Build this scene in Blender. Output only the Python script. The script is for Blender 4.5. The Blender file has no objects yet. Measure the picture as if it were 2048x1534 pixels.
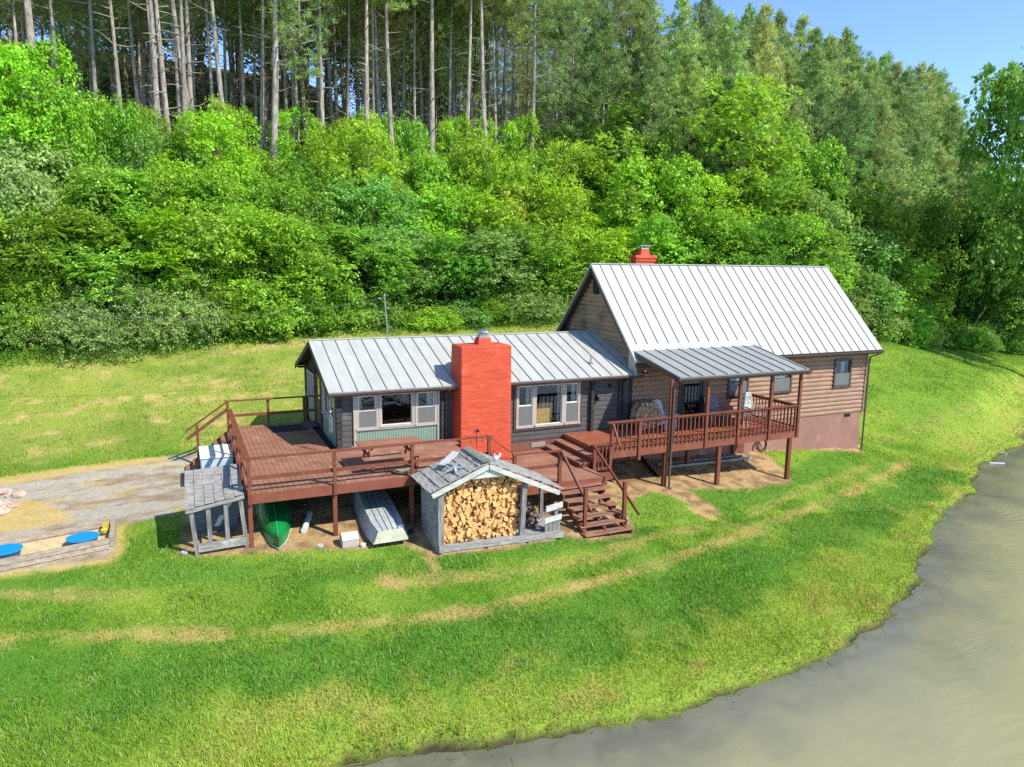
import bpy, math, random
import numpy as np
from mathutils import Matrix, Vector, noise as mnoise
SC = bpy.context.scene
COL = SC.collection
R = math.radians
# ---------------------------------------------------------------- camera
CX, CY, CZ, YAW, PITCH, ROLL, FPX = -4.5029, -23.2326, 6.2608, 24.6336, 9.4683, 0.7499, 1453.5
def cam_axes():
    a, p, r = R(YAW), R(PITCH), R(ROLL)
    fw = np.array([math.sin(a)*math.cos(p), math.cos(a)*math.cos(p), -math.sin(p)])
    rt = np.array([math.cos(a), -math.sin(a), 0.0])
    up = np.cross(rt, fw)
    return rt*math.cos(r)+up*math.sin(r), -rt*math.sin(r)+up*math.cos(r), fw
RT, UP, FW = cam_axes()
CPOS = np.array([CX, CY, CZ])
cam = bpy.data.cameras.new('camera')
cam_o = bpy.data.objects.new('camera', cam); COL.objects.link(cam_o)
M = Matrix(((RT[0], UP[0], -FW[0], CX), (RT[1], UP[1], -FW[1], CY), (RT[2], UP[2], -FW[2], CZ), (0, 0, 0, 1)))
cam_o.matrix_world = M
cam.sensor_width = 36.0; cam.sensor_fit = 'HORIZONTAL'; cam.lens = FPX/2048*36
cam.clip_start = 0.1; cam.clip_end = 2000
SC.camera = cam_o
# ---------------------------------------------------------------- light
SUN_DIR = Vector((0.55, -0.80, 1.0)).normalized()      # towards the sun
W = bpy.data.worlds.new('World'); SC.world = W; W.use_nodes = True
wn = W.node_tree.nodes; wl = W.node_tree.links
bg = wn['Background']
sky = wn.new('ShaderNodeTexSky'); sky.sky_type = 'NISHITA'; sky.sun_disc = False
sky.sun_elevation = math.asin(SUN_DIR.z)
sky.sun_rotation = math.atan2(SUN_DIR.x, SUN_DIR.y)
sky.altitude = 200; sky.air_density = 0.7; sky.dust_density = 0.0; sky.ozone_density = 5.0
wl.new(sky.outputs[0], bg.inputs[0]); bg.inputs[1].default_value = 0.15
sl = bpy.data.lights.new('sun', 'SUN'); sl.energy = 3.15; sl.angle = R(0.5); sl.color = (1.0, 0.955, 0.86)
so = bpy.data.objects.new('sun', sl); COL.objects.link(so)
so.rotation_euler = SUN_DIR.to_track_quat('Z', 'Y').to_euler(); so.location = (10, -10, 40)
SC.view_settings.view_transform = 'Standard'; SC.view_settings.look = 'None'
SC.view_settings.gamma = 1.0; SC.view_settings.exposure = 1.08; SC.view_settings.use_curve_mapping = False
SC.cycles.max_bounces = 7; SC.cycles.diffuse_bounces = 4; SC.cycles.glossy_bounces = 3
SC.cycles.transmission_bounces = 4; SC.cycles.transparent_max_bounces = 12
SC.cycles.use_denoising = False
SC.cycles.use_adaptive_sampling = False
# ---------------------------------------------------------------- helpers
def srgb(r, g, b):
    f = lambda c: (c/255/12.92) if c/255 <= 0.04045 else ((c/255+0.055)/1.055)**2.4
    return (f(r), f(g), f(b))
def ss(a, b, x):
    t = np.clip((x-a)/(b-a), 0, 1); return t*t*(3-2*t)
class MB:
    def __init__(s): s.v = []; s.f = []; s.m = []
    def add(s, vs, fs, mi=0):
        k = len(s.v); s.v += [tuple(p) for p in vs]
        for f in fs: s.f.append([i+k for i in f]); s.m.append(mi)
        return s
    def box(s, x0, x1, y0, y1, z0, z1, mi=0):
        return s.hexa([(x0,y0,z0),(x1,y0,z0),(x1,y1,z0),(x0,y1,z0),(x0,y0,z1),(x1,y0,z1),(x1,y1,z1),(x0,y1,z1)], mi)
    def hexa(s, p, mi=0):
        return s.add(p, [(0,3,2,1),(4,5,6,7),(0,1,5,4),(1,2,6,5),(2,3,7,6),(3,0,4,7)], mi)
    def beam(s, p, q, w, h, mi=0, side=None, tw=0.0):
        p = Vector(p); q = Vector(q); d = (q-p).normalized()
        a = Vector(side).normalized() if side is not None else (d.cross(Vector((0,0,1))) if abs(d.z) < 0.95 else d.cross(Vector((0,1,0))))
        a = (a - d*a.dot(d)).normalized(); b = a.cross(d).normalized()
        if tw: a, b = a*math.cos(tw)+b*math.sin(tw), b*math.cos(tw)-a*math.sin(tw)
        a = a*w/2; b = b*h/2
        return s.hexa([p-a-b, p+a-b, q+a-b, q-a-b, p-a+b, p+a+b, q+a+b, q-a+b], mi)
    def tube(s, pts, rad, n=8, mi=0, cap=True):
        pts = [Vector(p) for p in pts]
        if not hasattr(rad, '__len__'): rad = [rad]*len(pts)
        k = len(s.v); a = None
        for i, p in enumerate(pts):
            d = (pts[min(i+1, len(pts)-1)]-pts[max(i-1, 0)]).normalized()
            if a is None: a = d.cross(Vector((0.3,1,0.2)) if abs(d.z) > .7 else Vector((0,0,1))).normalized()
            a = (a-d*a.dot(d)).normalized(); b = d.cross(a)
            for j in range(n):
                t = 2*math.pi*j/n; s.v.append(tuple(p+(a*math.cos(t)+b*math.sin(t))*rad[i]))
        for i in range(len(pts)-1):
            for j in range(n):
                s.f.append([k+i*n+j, k+i*n+(j+1)%n, k+(i+1)*n+(j+1)%n, k+(i+1)*n+j]); s.m.append(mi)
        if cap:
            s.f.append([k+j for j in range(n)][::-1]); s.m.append(mi)
            s.f.append([k+(len(pts)-1)*n+j for j in range(n)]); s.m.append(mi)
        return s
    def plate(s, A, B, C, D, t, mi=0):
        A, B, C, D = map(Vector, (A, B, C, D)); n = (B-A).cross(D-A).normalized()*t
        return s.hexa([A-n, B-n, C-n, D-n, A, B, C, D], mi)
    def lathe(s, c, prof, n=16, mi=0):
        k = len(s.v)
        for r, z in prof:
            for j in range(n):
                t = 2*math.pi*j/n; s.v.append((c[0]+r*math.cos(t), c[1]+r*math.sin(t), c[2]+z))
        for i in range(len(prof)-1):
            for j in range(n):
                s.f.append([k+i*n+j, k+i*n+(j+1)%n, k+(i+1)*n+(j+1)%n, k+(i+1)*n+j]); s.m.append(mi)
        s.f.append([k+j for j in range(n)][::-1]); s.m.append(mi)
        s.f.append([k+(len(prof)-1)*n+j for j in range(n)]); s.m.append(mi)
        return s
    def build(s, name, mats, parent=None, smooth=False, bevel=0.0):
        if not isinstance(mats, (list, tuple)): mats = [mats]
        off = Vector((0, 0, 0)); p = parent
        while p is not None: off += p.location; p = p.parent
        me = bpy.data.meshes.new(name)
        me.from_pydata([(x-off.x, y-off.y, z-off.z) for x, y, z in s.v], [], s.f)
        for m in mats: me.materials.append(m)
        if len(mats) > 1: me.polygons.foreach_set('material_index', s.m)
        if smooth: me.polygons.foreach_set('use_smooth', [True]*len(me.polygons))
        me.update()
        o = bpy.data.objects.new(name, me); COL.objects.link(o)
        if parent: o.parent = parent
        if bevel:
            b = o.modifiers.new('bevel', 'BEVEL'); b.width = bevel; b.segments = 2; b.limit_method = 'ANGLE'
        return o
def np_mesh(name, V, F, mats, parent=None, tint=None, smooth=False):
    """V (n,3); F (m,k) all of the same k; tint (m,3) per-face colour attribute"""
    me = bpy.data.meshes.new(name); n, (m, k) = len(V), F.shape
    me.vertices.add(n); me.vertices.foreach_set('co', np.ascontiguousarray(V, dtype=np.float32).ravel())
    me.loops.add(m*k); me.loops.foreach_set('vertex_index', np.ascontiguousarray(F, dtype=np.int32).ravel())
    me.polygons.add(m); me.polygons.foreach_set('loop_start', np.arange(0, m*k, k, dtype=np.int32))
    try: me.polygons.foreach_set('loop_total', np.full(m, k, dtype=np.int32))
    except Exception: pass
    if smooth: me.polygons.foreach_set('use_smooth', np.ones(m, dtype=bool))
    me.update(calc_edges=True)
    if tint is not None:
        a = me.attributes.new('tint', 'FLOAT_COLOR', 'FACE' if len(tint) == m else 'POINT')
        c = np.ones((len(tint), 4), dtype=np.float32); c[:, :tint.shape[1]] = tint
        a.data.foreach_set('color', c.ravel())
    for mt in (mats if isinstance(mats, (list, tuple)) else [mats]): me.materials.append(mt)
    o = bpy.data.objects.new(name, me); COL.objects.link(o)
    if parent: o.parent = parent
    return o
def tag(o, label=None, cat=None, group=None, kind=None):
    if label: o['label'] = label
    if cat: o['category'] = cat
    if group: o['group'] = group
    if kind: o['kind'] = kind
    return o
def thing(name, loc, label, cat, group=None):
    o = bpy.data.objects.new(name, None); COL.objects.link(o); o.location = loc
    o.empty_display_size = 0.3
    return tag(o, label, cat, group)
def dup(root, loc, rz=0.0, sc=None, label=None, group=None, col=None):
    r = root.copy(); COL.objects.link(r); r.location = loc; r.rotation_euler = (0, 0, rz)
    if sc is not None: r.scale = sc if hasattr(sc, '__len__') else (sc, sc, sc)
    if label: r['label'] = label
    if group: r['group'] = group
    for ch in list(root.children):
        c = ch.copy(); COL.objects.link(c); c.parent = r
        if col is not None: c.color = (*col, 1)
        for g in ch.children:
            d = g.copy(); COL.objects.link(d); d.parent = c
            if col is not None: d.color = (*col, 1)
    return r
# ---------------------------------------------------------------- materials
def mat(name, col, col2=None, rough=0.75, metal=0.0, scale=4.0, stretch=(1, 1, 1), bump=0.0, bscale=30.0,
        spec=0.3, lo=0.35, hi=0.65, detail=6.0, rnd=0.0, stain=None):
    m = bpy.data.materials.new(name); m.use_nodes = True
    n, l = m.node_tree.nodes, m.node_tree.links
    b = n['Principled BSDF']; b.inputs['Roughness'].default_value = rough; b.inputs['Metallic'].default_value = metal
    b.inputs['Specular IOR Level'].default_value = spec
    tc = n.new('ShaderNodeTexCoord'); mp = n.new('ShaderNodeMapping'); mp.inputs['Scale'].default_value = stretch
    l.new(tc.outputs['Object'], mp.inputs[0])
    nz = n.new('ShaderNodeTexNoise'); nz.inputs['Scale'].default_value = scale; nz.inputs['Detail'].default_value = detail
    nz.inputs['Roughness'].default_value = 0.65
    l.new(mp.outputs[0], nz.inputs['Vector'])
    r = n.new('ShaderNodeMapRange'); r.inputs[1].default_value = lo; r.inputs[2].default_value = hi
    l.new(nz.outputs[0], r.inputs[0])
    mx = n.new('ShaderNodeMix'); mx.data_type = 'RGBA'
    mx.inputs[6].default_value = (*col, 1); mx.inputs[7].default_value = (*(col2 or tuple(c*0.75 for c in col)), 1)
    l.new(r.outputs[0], mx.inputs[0]); out = mx.outputs[2]
    if stain:
        n2 = n.new('ShaderNodeTexNoise'); n2.inputs['Scale'].default_value = stain[1]; n2.inputs['Detail'].default_value = 4
        l.new(tc.outputs['Object'], n2.inputs['Vector'])
        r2 = n.new('ShaderNodeMapRange'); r2.inputs[1].default_value = stain[2]; r2.inputs[2].default_value = stain[2]+.18
        l.new(n2.outputs[0], r2.inputs[0])
        m2 = n.new('ShaderNodeMix'); m2.data_type = 'RGBA'; m2.inputs[7].default_value = (*stain[0], 1)
        l.new(out, m2.inputs[6]); l.new(r2.outputs[0], m2.inputs[0]); out = m2.outputs[2]
    if rnd:
        oi = n.new('ShaderNodeObjectInfo'); mr = n.new('ShaderNodeMapRange')
        mr.inputs[3].default_value = 1-rnd; mr.inputs[4].default_value = 1+rnd
        l.new(oi.outputs['Random'], mr.inputs[0])
        hs = n.new('ShaderNodeHueSaturation'); l.new(out, hs.inputs['Color']); l.new(mr.outputs[0], hs.inputs['Value']); out = hs.outputs[0]
    l.new(out, b.inputs['Base Color'])
    if bump:
        nb = n.new('ShaderNodeTexNoise'); nb.inputs['Scale'].default_value = bscale; nb.inputs['Detail'].default_value = 5
        l.new(mp.outputs[0], nb.inputs['Vector'])
        bp = n.new('ShaderNodeBump'); bp.inputs['Strength'].default_value = 1.0; bp.inputs['Distance'].default_value = bump
        l.new(nb.outputs[0], bp.inputs['Height']); l.new(bp.outputs[0], b.inputs['Normal'])
    return m
def leaf_mat(name, trans=0.35, rough=0.5, spec=0.25, objcol=True, fine=None):
    m = bpy.data.materials.new(name); m.use_nodes = True
    n, l = m.node_tree.nodes, m.node_tree.links
    b = n['Principled BSDF']; b.inputs['Roughness'].default_value = rough; b.inputs['Specular IOR Level'].default_value = spec
    at = n.new('ShaderNodeAttribute'); at.attribute_name = 'tint'; col = at.outputs['Color']
    if objcol:
        oi = n.new('ShaderNodeObjectInfo'); mx = n.new('ShaderNodeMix'); mx.data_type = 'RGBA'; mx.blend_type = 'MULTIPLY'
        mx.inputs[0].default_value = 1; l.new(col, mx.inputs[6]); l.new(oi.outputs['Color'], mx.inputs[7]); col = mx.outputs[2]
    l.new(col, b.inputs['Base Color'])
    tr = n.new('ShaderNodeBsdfTranslucent')
    hs = n.new('ShaderNodeHueSaturation'); hs.inputs['Value'].default_value = 1.25; hs.inputs['Saturation'].default_value = 1.05
    hs.inputs['Hue'].default_value = 0.49
    l.new(col, hs.inputs['Color']); l.new(hs.outputs[0], tr.inputs[0])
    ms = n.new('ShaderNodeMixShader'); ms.inputs[0].default_value = trans
    l.new(b.outputs[0], ms.inputs[1]); l.new(tr.outputs[0], ms.inputs[2])
    l.new(ms.outputs[0], n['Material Output'].inputs[0])
    return m
def glass_mat(name, tint=(0.86, 0.9, 0.9), base=0.0):
    m = bpy.data.materials.new(name); m.use_nodes = True
    n, l = m.node_tree.nodes, m.node_tree.links
    n.remove(n['Principled BSDF'])
    t = n.new('ShaderNodeBsdfTransparent'); t.inputs[0].default_value = (*tint, 1)
    g = n.new('ShaderNodeBsdfGlossy'); g.inputs['Roughness'].default_value = 0.03
    fr = n.new('ShaderNodeLayerWeight'); fr.inputs[0].default_value = .5
    pw = n.new('ShaderNodeMath'); pw.operation = 'POWER'; pw.inputs[1].default_value = 4.0; l.new(fr.outputs['Facing'], pw.inputs[0])
    ad = n.new('ShaderNodeMath'); ad.operation = 'MULTIPLY_ADD'; ad.inputs[1].default_value = .9; ad.inputs[2].default_value = .06+base; ad.use_clamp = True
    l.new(pw.outputs[0], ad.inputs[0])
    ms = n.new('ShaderNodeMixShader'); l.new(ad.outputs[0], ms.inputs[0]); l.new(t.outputs[0], ms.inputs[1]); l.new(g.outputs[0], ms.inputs[2])
    l.new(ms.outputs[0], n['Material Output'].inputs[0])
    return m
M_DECK = mat('deck_paint', srgb(160, 114, 92), srgb(136, 92, 72), rough=.6, scale=3, stretch=(.5, .5, 3), bump=.002, bscale=14, stain=(srgb(178, 142, 126), 2.3, .60))
M_DECKO = mat('porch_floor_paint', srgb(158, 92, 64), srgb(136, 76, 54), rough=.55, scale=3, bump=.001, bscale=14)
M_RAIL = mat('rail_paint', srgb(128, 74, 54), srgb(108, 58, 43), rough=.55, scale=6, bump=.001, stain=(srgb(150, 104, 88), 5, .66))
M_FASCIA = mat('fascia_paint', srgb(138, 80, 60), srgb(120, 66, 49), rough=.55, scale=3, bump=.001)
M_GREY = mat('weathered_wood', srgb(176, 172, 164), srgb(120, 116, 110), rough=.85, scale=3, stretch=(6, 1, 6), bump=.004, bscale=9, stain=(srgb(92, 88, 84), 2.5, .6))
M_GREYX = mat('weathered_board', srgb(172, 168, 160), srgb(112, 108, 104), rough=.85, scale=3, stretch=(1, 6, 6), bump=.004, bscale=9, stain=(srgb(196, 190, 178), 2.5, .6))
M_GREYZ = mat('weathered_post', srgb(150, 146, 140), srgb(96, 92, 88), rough=.85, scale=3, stretch=(7, 7, .8), bump=.004, bscale=9)
M_DARKGAP = mat('dark_gap', (0.02, 0.017, 0.014), rough=.9)
M_BIGROOF = mat('pale_metal_roof', srgb(182, 180, 174), srgb(170, 168, 161), rough=.5, scale=1.0, stretch=(5, .6, .6), spec=.25, stain=(srgb(168, 166, 156), .9, .54))
M_COTROOF = mat('grey_metal_roof', srgb(180, 180, 172), srgb(166, 166, 159), rough=.5, scale=1.0, stretch=(4, .7, .7), spec=.3, stain=(srgb(178, 180, 174), 1.1, .55))
M_PORROOF = mat('slate_metal_roof', srgb(150, 152, 147), srgb(136, 139, 134), rough=.5, scale=1.2, stretch=(5, .8, .8), spec=.3, stain=(srgb(150, 154, 154), 1.3, .58))
M_SEAM = mat('roof_seam', srgb(122, 122, 120), rough=.6)
M_SEAMD = mat('roof_seam_dark', srgb(78, 82, 84), rough=.6)
M_TRIM = mat('brown_trim', srgb(92, 74, 66), srgb(78, 62, 56), rough=.5)
M_TRIMD = mat('dark_trim', srgb(66, 60, 56), srgb(54, 50, 47), rough=.55)
M_LOG = mat('tan_log_siding', srgb(164, 130, 108), srgb(142, 110, 90), rough=.6, scale=2.0, stretch=(.6, 1, 2.5), bump=.002, bscale=20, stain=(srgb(128, 92, 72), 1.1, .6))
M_LOGG = mat('brown_log_siding', srgb(170, 142, 112), srgb(142, 118, 94), rough=.7, scale=1.4, stretch=(1, .6, 2.5), bump=.002, bscale=20, stain=(srgb(96, 84, 72), .9, .52))
M_CHAR = mat('charcoal_log', srgb(92, 89, 86), srgb(70, 68, 66), rough=.75, scale=2.5, stretch=(.7, 1, 4), bump=.004, bscale=16, stain=(srgb(108, 106, 106), 2.0, .6))
M_CHARD = mat('charcoal_corner', srgb(66, 64, 62), srgb(48, 46, 45), rough=.8, scale=3, bump=.006, bscale=10)
M_GREEN = mat('sage_paint', srgb(132, 152, 134), srgb(120, 142, 124), rough=.6, scale=3)
M_GREEND = mat('sage_groove', srgb(84, 102, 90), rough=.6)
M_FRAME = mat('taupe_frame', srgb(176, 166, 152), srgb(163, 153, 140), rough=.5)
M_SASH = mat('white_sash', srgb(222, 219, 213), srgb(212, 208, 202), rough=.4)
M_STUCCO = mat('foundation_stucco', srgb(154, 114, 100), srgb(142, 102, 90), rough=.9, scale=1.5, bump=.004, bscale=40, stain=(srgb(172, 136, 120), 1.2, .58))
M_RED = mat('red_stucco', srgb(200, 84, 56), srgb(184, 72, 46), rough=.75, scale=1.6, stretch=(1, 1, 3.2), bump=.035, bscale=2.6, stain=(srgb(214, 110, 84), 1.8, .60))
M_STEEL = mat('galvanised_steel', (.45, .46, .47), (.35, .36, .37), rough=.35, metal=.8)
M_BLACK = mat('black_paint', (.018, .018, .02), rough=.4)
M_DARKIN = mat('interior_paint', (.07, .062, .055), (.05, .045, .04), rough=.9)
M_WHITE = mat('white_plastic', srgb(215, 215, 213), srgb(200, 200, 198), rough=.45)
M_CURT = mat('curtain_cloth', srgb(222, 222, 216), srgb(188, 190, 188), rough=.9, scale=6, stretch=(5, 5, .3))
M_SCREEN = mat('insect_screen', srgb(104, 112, 116), srgb(92, 100, 106), rough=.8, scale=2)
M_GLASS = glass_mat('window_glass')
M_GLASSD = glass_mat('dark_glass', (.35, .37, .36), .02)
M_BARK = mat('tree_bark', srgb(122, 108, 92), srgb(84, 72, 62), rough=.9, scale=3, stretch=(3, 3, .8), bump=.02, bscale=5)
M_PBARK = mat('pine_bark', srgb(178, 166, 152), srgb(112, 102, 92), rough=.9, scale=2.6, stretch=(3, 3, .7), bump=.03, bscale=6, rnd=.14)
M_STRAW = mat('straw_litter', srgb(218, 196, 150), srgb(188, 158, 112), rough=.95, scale=9, bump=.02, bscale=24)
# ---------------------------------------------------------------- terrain
WATER_Z = -3.05
def ray(px, py):
    d = FW + RT*(px-1024)/FPX - UP*(py-767)/FPX
    return d/np.linalg.norm(d)
def at(px, py, ax, val):
    d = ray(px, py); i = 'xyz'.index(ax); return CPOS + d*(val-CPOS[i])/d[i]
SHORE_PX = [(2048,886),(1990,912),(1952,948),(1944,985),(1905,1012),(1872,1042),(1862,1085),(1848,1130),(1822,1180),(1772,1238),
            (1715,1288),(1640,1322),(1560,1350),(1480,1374),(1380,1408),(1290,1444),(1215,1462),(1130,1482),(1070,1484),(1010,1504),(940,1512),(870,1508),(805,1520),(713,1536)]
_sh = [tuple(at(px, py, 'z', WATER_Z)[:2]) for px, py in SHORE_PX][::-1]
SHORE = np.array([(-60,-24),(-30,-19),(-16,-15.5),(-9,-13.6),(-4,-12.8)] + _sh + [(46,5),(60,10),(90,14),(150,16)])
def seg_dist(X, Y, P):
    best = np.full(X.shape, 1e9); sgn = np.zeros(X.shape)
    for (ax, ay), (bx, by) in zip(P[:-1], P[1:]):
        dx, dy = bx-ax, by-ay; L = dx*dx+dy*dy
        t = np.clip(((X-ax)*dx+(Y-ay)*dy)/L, 0, 1)
        d = np.hypot(X-(ax+t*dx), Y-(ay+t*dy))
        m = d < best; best = np.where(m, d, best)
        sgn = np.where(m, np.sign(dx*(Y-ay)-dy*(X-ax)), sgn)
    return best, sgn
_rg = np.random.RandomState(5)
_LAT = [_rg.rand(256, 256) for _ in range(4)]
def vn(X, Y, s, k=0):
    """smooth value noise, 0..1, feature size s metres"""
    L = _LAT[k % 4]; u = X/s+37.3*(k+1); v = Y/s+91.7*(k+1)
    i = np.floor(u).astype(int); j = np.floor(v).astype(int); fu = u-i; fv = v-j
    fu = fu*fu*(3-2*fu); fv = fv*fv*(3-2*fv); i &= 255; j &= 255; i1 = (i+1) & 255; j1 = (j+1) & 255
    return (L[i, j]*(1-fu)+L[i1, j]*fu)*(1-fv)+(L[i, j1]*(1-fu)+L[i1, j1]*fu)*fv
def fbm(X, Y, s, k=0, o=4):
    r = 0; a = .5; t = 0
    for q in range(o): r = r+a*vn(X, Y, s, k+q); t += a; a *= .55; s *= .5
    return r/t
CTRL = np.array([(-3.1,-3.9,-1.2),(-.93,-3.9,-1.25),(6.5,-5.9,-1.72),(1.5,-5.7,-1.46),(4.4,-5.7,-1.55),(10.9,-2.8,-1.58),(13.35,-2.8,-1.84),(16.8,-2.8,-1.99),
 (23.9,0,-2.09),(17.3,0,-1.6),(11.3,0,-1.35),(0,0,-1.0),(5,0,-1.1),(0,6.3,-.75),(8,7,-.5),(-4.4,-3.7,-1.2),(-6.5,-2.6,-1.3),(-9,-3,-1.32),(-9,1.5,-1.15),(-4.4,3.6,-1.1),
 (-14,-3,-1.35),(-25,-4,-1.5),(-15,3,-1.1),(-3,-8,-1.95),(3,-8.5,-2.15),(-10,-8,-2.0),(-20,-9,-2.2),(9,-7.5,-2.15),(15,-6,-2.35),(21,-3.2,-2.5),(28,1,-2.45),
 (-5,8,-.45),(2,10,.3),(-12,8,-.7),(-25,8,-.7),(-12,17,1.85),(-20,17,1.75),(-30,16.5,1.7),(-6,16.5,1.8),(-3,16.7,2.05),(1.4,17,2.35),(7,17.3,2.4),(13,17.5,2.45),(17,17.5,2.6),
 (12,8,.3),(24,8,-.2),(26,4,-1.4),(25,16,1.9),(33,8,.2),(34,15,1.5),(42,12,.75),(47,14,.2),(55,14,-.7),(38,4,-1.4),(50,9,-1.2),(70,20,-1.0),(100,25,-1.0),
 (-45,16,1.6),(-40,30,1),(0,30,3),(20,30,3),(45,30,.8),(0,90,3),(60,90,1),(120,90,1),(-50,90,3),(130,30,-1)], float)
def _tps(C):
    n = len(C); r2 = ((C[:, None, :2]-C[None, :, :2])**2).sum(-1)
    K = .5*r2*np.log(r2+1e-9) + np.eye(n)*1.5
    P = np.hstack([np.ones((n, 1)), C[:, :2]])
    A = np.block([[K, P], [P.T, np.zeros((3, 3))]])
    return np.linalg.solve(A, np.concatenate([C[:, 2], np.zeros(3)]))
_W = _tps(CTRL)
TLX = [-60,-40,-12,-6,-2,14,20,30,38,46,60,100,150]; TLY = [15.5,15.8,16.2,16.6,17,18,18,16.5,14.5,14,14.5,20,25]
def rag(X, Y): return (fbm(X, Y, 1.5, 2)-.5)*.75+(fbm(X, Y, .4, 1)-.5)*.35
def treeline(x): return np.interp(x, TLX, TLY)
def ground_z(X, Y):
    X = np.asarray(X, float); Y = np.asarray(Y, float)
    z = _W[-3]+_W[-2]*X+_W[-1]*Y
    for (cx, cy, _), w in zip(CTRL, _W[:-3]):
        r2 = (X-cx)**2+(Y-cy)**2; z = z+w*.5*r2*np.log(r2+1e-9)
    z = np.clip(z, -2.9, 4)
    d = Y-treeline(X); amp = .40-.33*ss(14, 44, X); 
    h = np.clip(d, 0, None); hh = np.where(h < 6, h*h/12, h-3); hh = np.minimum(hh, 78)
    z = z+amp*hh
    sd, sg = seg_dist(X, Y, SHORE); sd = sd*np.sign(sg)+rag(X, Y)
    bank = WATER_Z+.20*ss(0, .35, sd)+.16*np.clip(sd, 0, None)
    k = ss(0, 3.2, sd)
    land = bank*(1-k)+z*k
    z = np.where(sd > 0, land, WATER_Z+np.maximum(sd*.45, -2.5))
    return z
def on_ground(px, py):
    d = ray(px, py); t0, t1 = 4.0, 160.0
    ts = np.linspace(t0, t1, 900); P = CPOS[None]+d[None]*ts[:, None]
    g = P[:, 2]-ground_z(P[:, 0], P[:, 1])
    i = int(np.argmax(g < 0)) if (g < 0).any() else len(ts)-1
    if i == 0: return P[0]
    a, b = ts[i-1], ts[i]; f = g[i-1]/(g[i-1]-g[i]+1e-9)
    return CPOS+d*(a+(b-a)*f)
def gz(x, y): return float(ground_z(np.array([x]), np.array([y]))[0])
def px_poly(pts): return np.array([on_ground(a, b)[:2] for a, b in pts])
def in_poly(X, Y, P):
    r = np.zeros(X.shape, bool); n = len(P)
    for i in range(n):
        x1, y1 = P[i]; x2, y2 = P[(i+1) % n]
        c = ((y1 > Y) != (y2 > Y)) & (X < (x2-x1)*(Y-y1)/((y2-y1) if abs(y2-y1) > 1e-9 else 1e-9)+x1); r ^= c
    return r
def soft_poly(X, Y, P, w):
    d, _ = seg_dist(X, Y, np.vstack([P, P[:1]])); ins = in_poly(X, Y, P)
    n = (fbm(X, Y, .7, 1)-.5)*w*2.2
    return ss(-w, w, np.where(ins, d, -d)+n)
def soft_line(X, Y, P, w):
    d, _ = seg_dist(X, Y, P); n = (fbm(X, Y, .8, 2)-.5)*w*1.6
    return 1-ss(w*.35, w*1.15, d+n)
TRACKS = [  # faded wheel and mower tracks, real bands of dry grass
 ([(-60,1283),(200,1272),(420,1268),(620,1255),(820,1242),(960,1222),(1080,1192),(1200,1162),(1320,1128),(1440,1085),(1560,1040),(1660,1000),(1740,965),(1820,925)], .26, .85),
 ([(-60,1190),(150,1188),(280,1190)], .22, .7),
 ([(760,1160),(860,1158),(980,1150),(1100,1132),(1200,1112),(1320,1072),(1400,1055)], .26, .62),
 ([(1390,1020),(1450,1045),(1540,1070)], .22, .8),
 ([(1500,1025),(1600,985),(1680,955),(1740,930)], .25, .55),
 ([(1730,880),(1790,870),(1860,850),(1950,815)], .5, .30), ([(1740,830),(1800,835),(1880,860),(1960,880)], .4, .25)]
LUSH = [([(-60,1370),(200,1345),(420,1335),(640,1325),(860,1305),(1040,1285),(1200,1255),(1330,1215),(1450,1165),(1560,1110),(1680,1050),(1790,995),(1880,940)], 1.25, 1.0),
 ([(-40,1175),(200,1165),(420,1150),(620,1140),(720,1150)], .75, .75), ([(880,1130),(1000,1110),(1120,1090),(1230,1075),(1300,1060)], .5, .8),
 ([(1390,985),(1450,1000),(1560,985),(1650,930),(1690,905)], .9, .8), ([(0,880),(150,870),(300,850),(420,870),(520,800)], 1.2, .55)]
DIRT = [[(352,1108),(420,1112),(505,1108),(600,1100),(700,1098),(800,1090),(870,1118),(900,1110),(1000,1100),(1100,1080),(1130,1075),(1180,1085),(1262,1072),(1262,1040),(1235,1005),(1300,985),(1340,990),(1430,1036),(1448,1030),(1378,980),(1483,978),(1588,968),(1570,940),(1528,906),(1620,899),(1726,906),(1712,885),(1500,860),(1200,860),(900,900),(500,950),(400,960),(375,1000)]]
GRAVEL = [[(-80,972),(60,955),(150,940),(280,922),(400,905),(430,935),(400,990),(345,1030),(235,1052),(232,1100),(225,1118),(120,1138),(-80,1160)]]
STRAWP = [[(-80,1010),(60,1000),(110,1015),(150,1040),(60,1060),(-80,1070)], [(-80,966),(150,934),(330,912),(330,920),(150,948),(-80,985)], [(235,1050),(252,1050),(246,1105),(228,1125),(-80,1168),(-80,1150),(222,1118)]]
BARE = [([(765,1165),(800,1170)], .24, .6), ([(855,1115),(872,1135)], .16, .6), ([(1385,1020),(1420,1035)], .3, .9), ([(930,1222),(950,1225)], .3, .5)]
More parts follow.
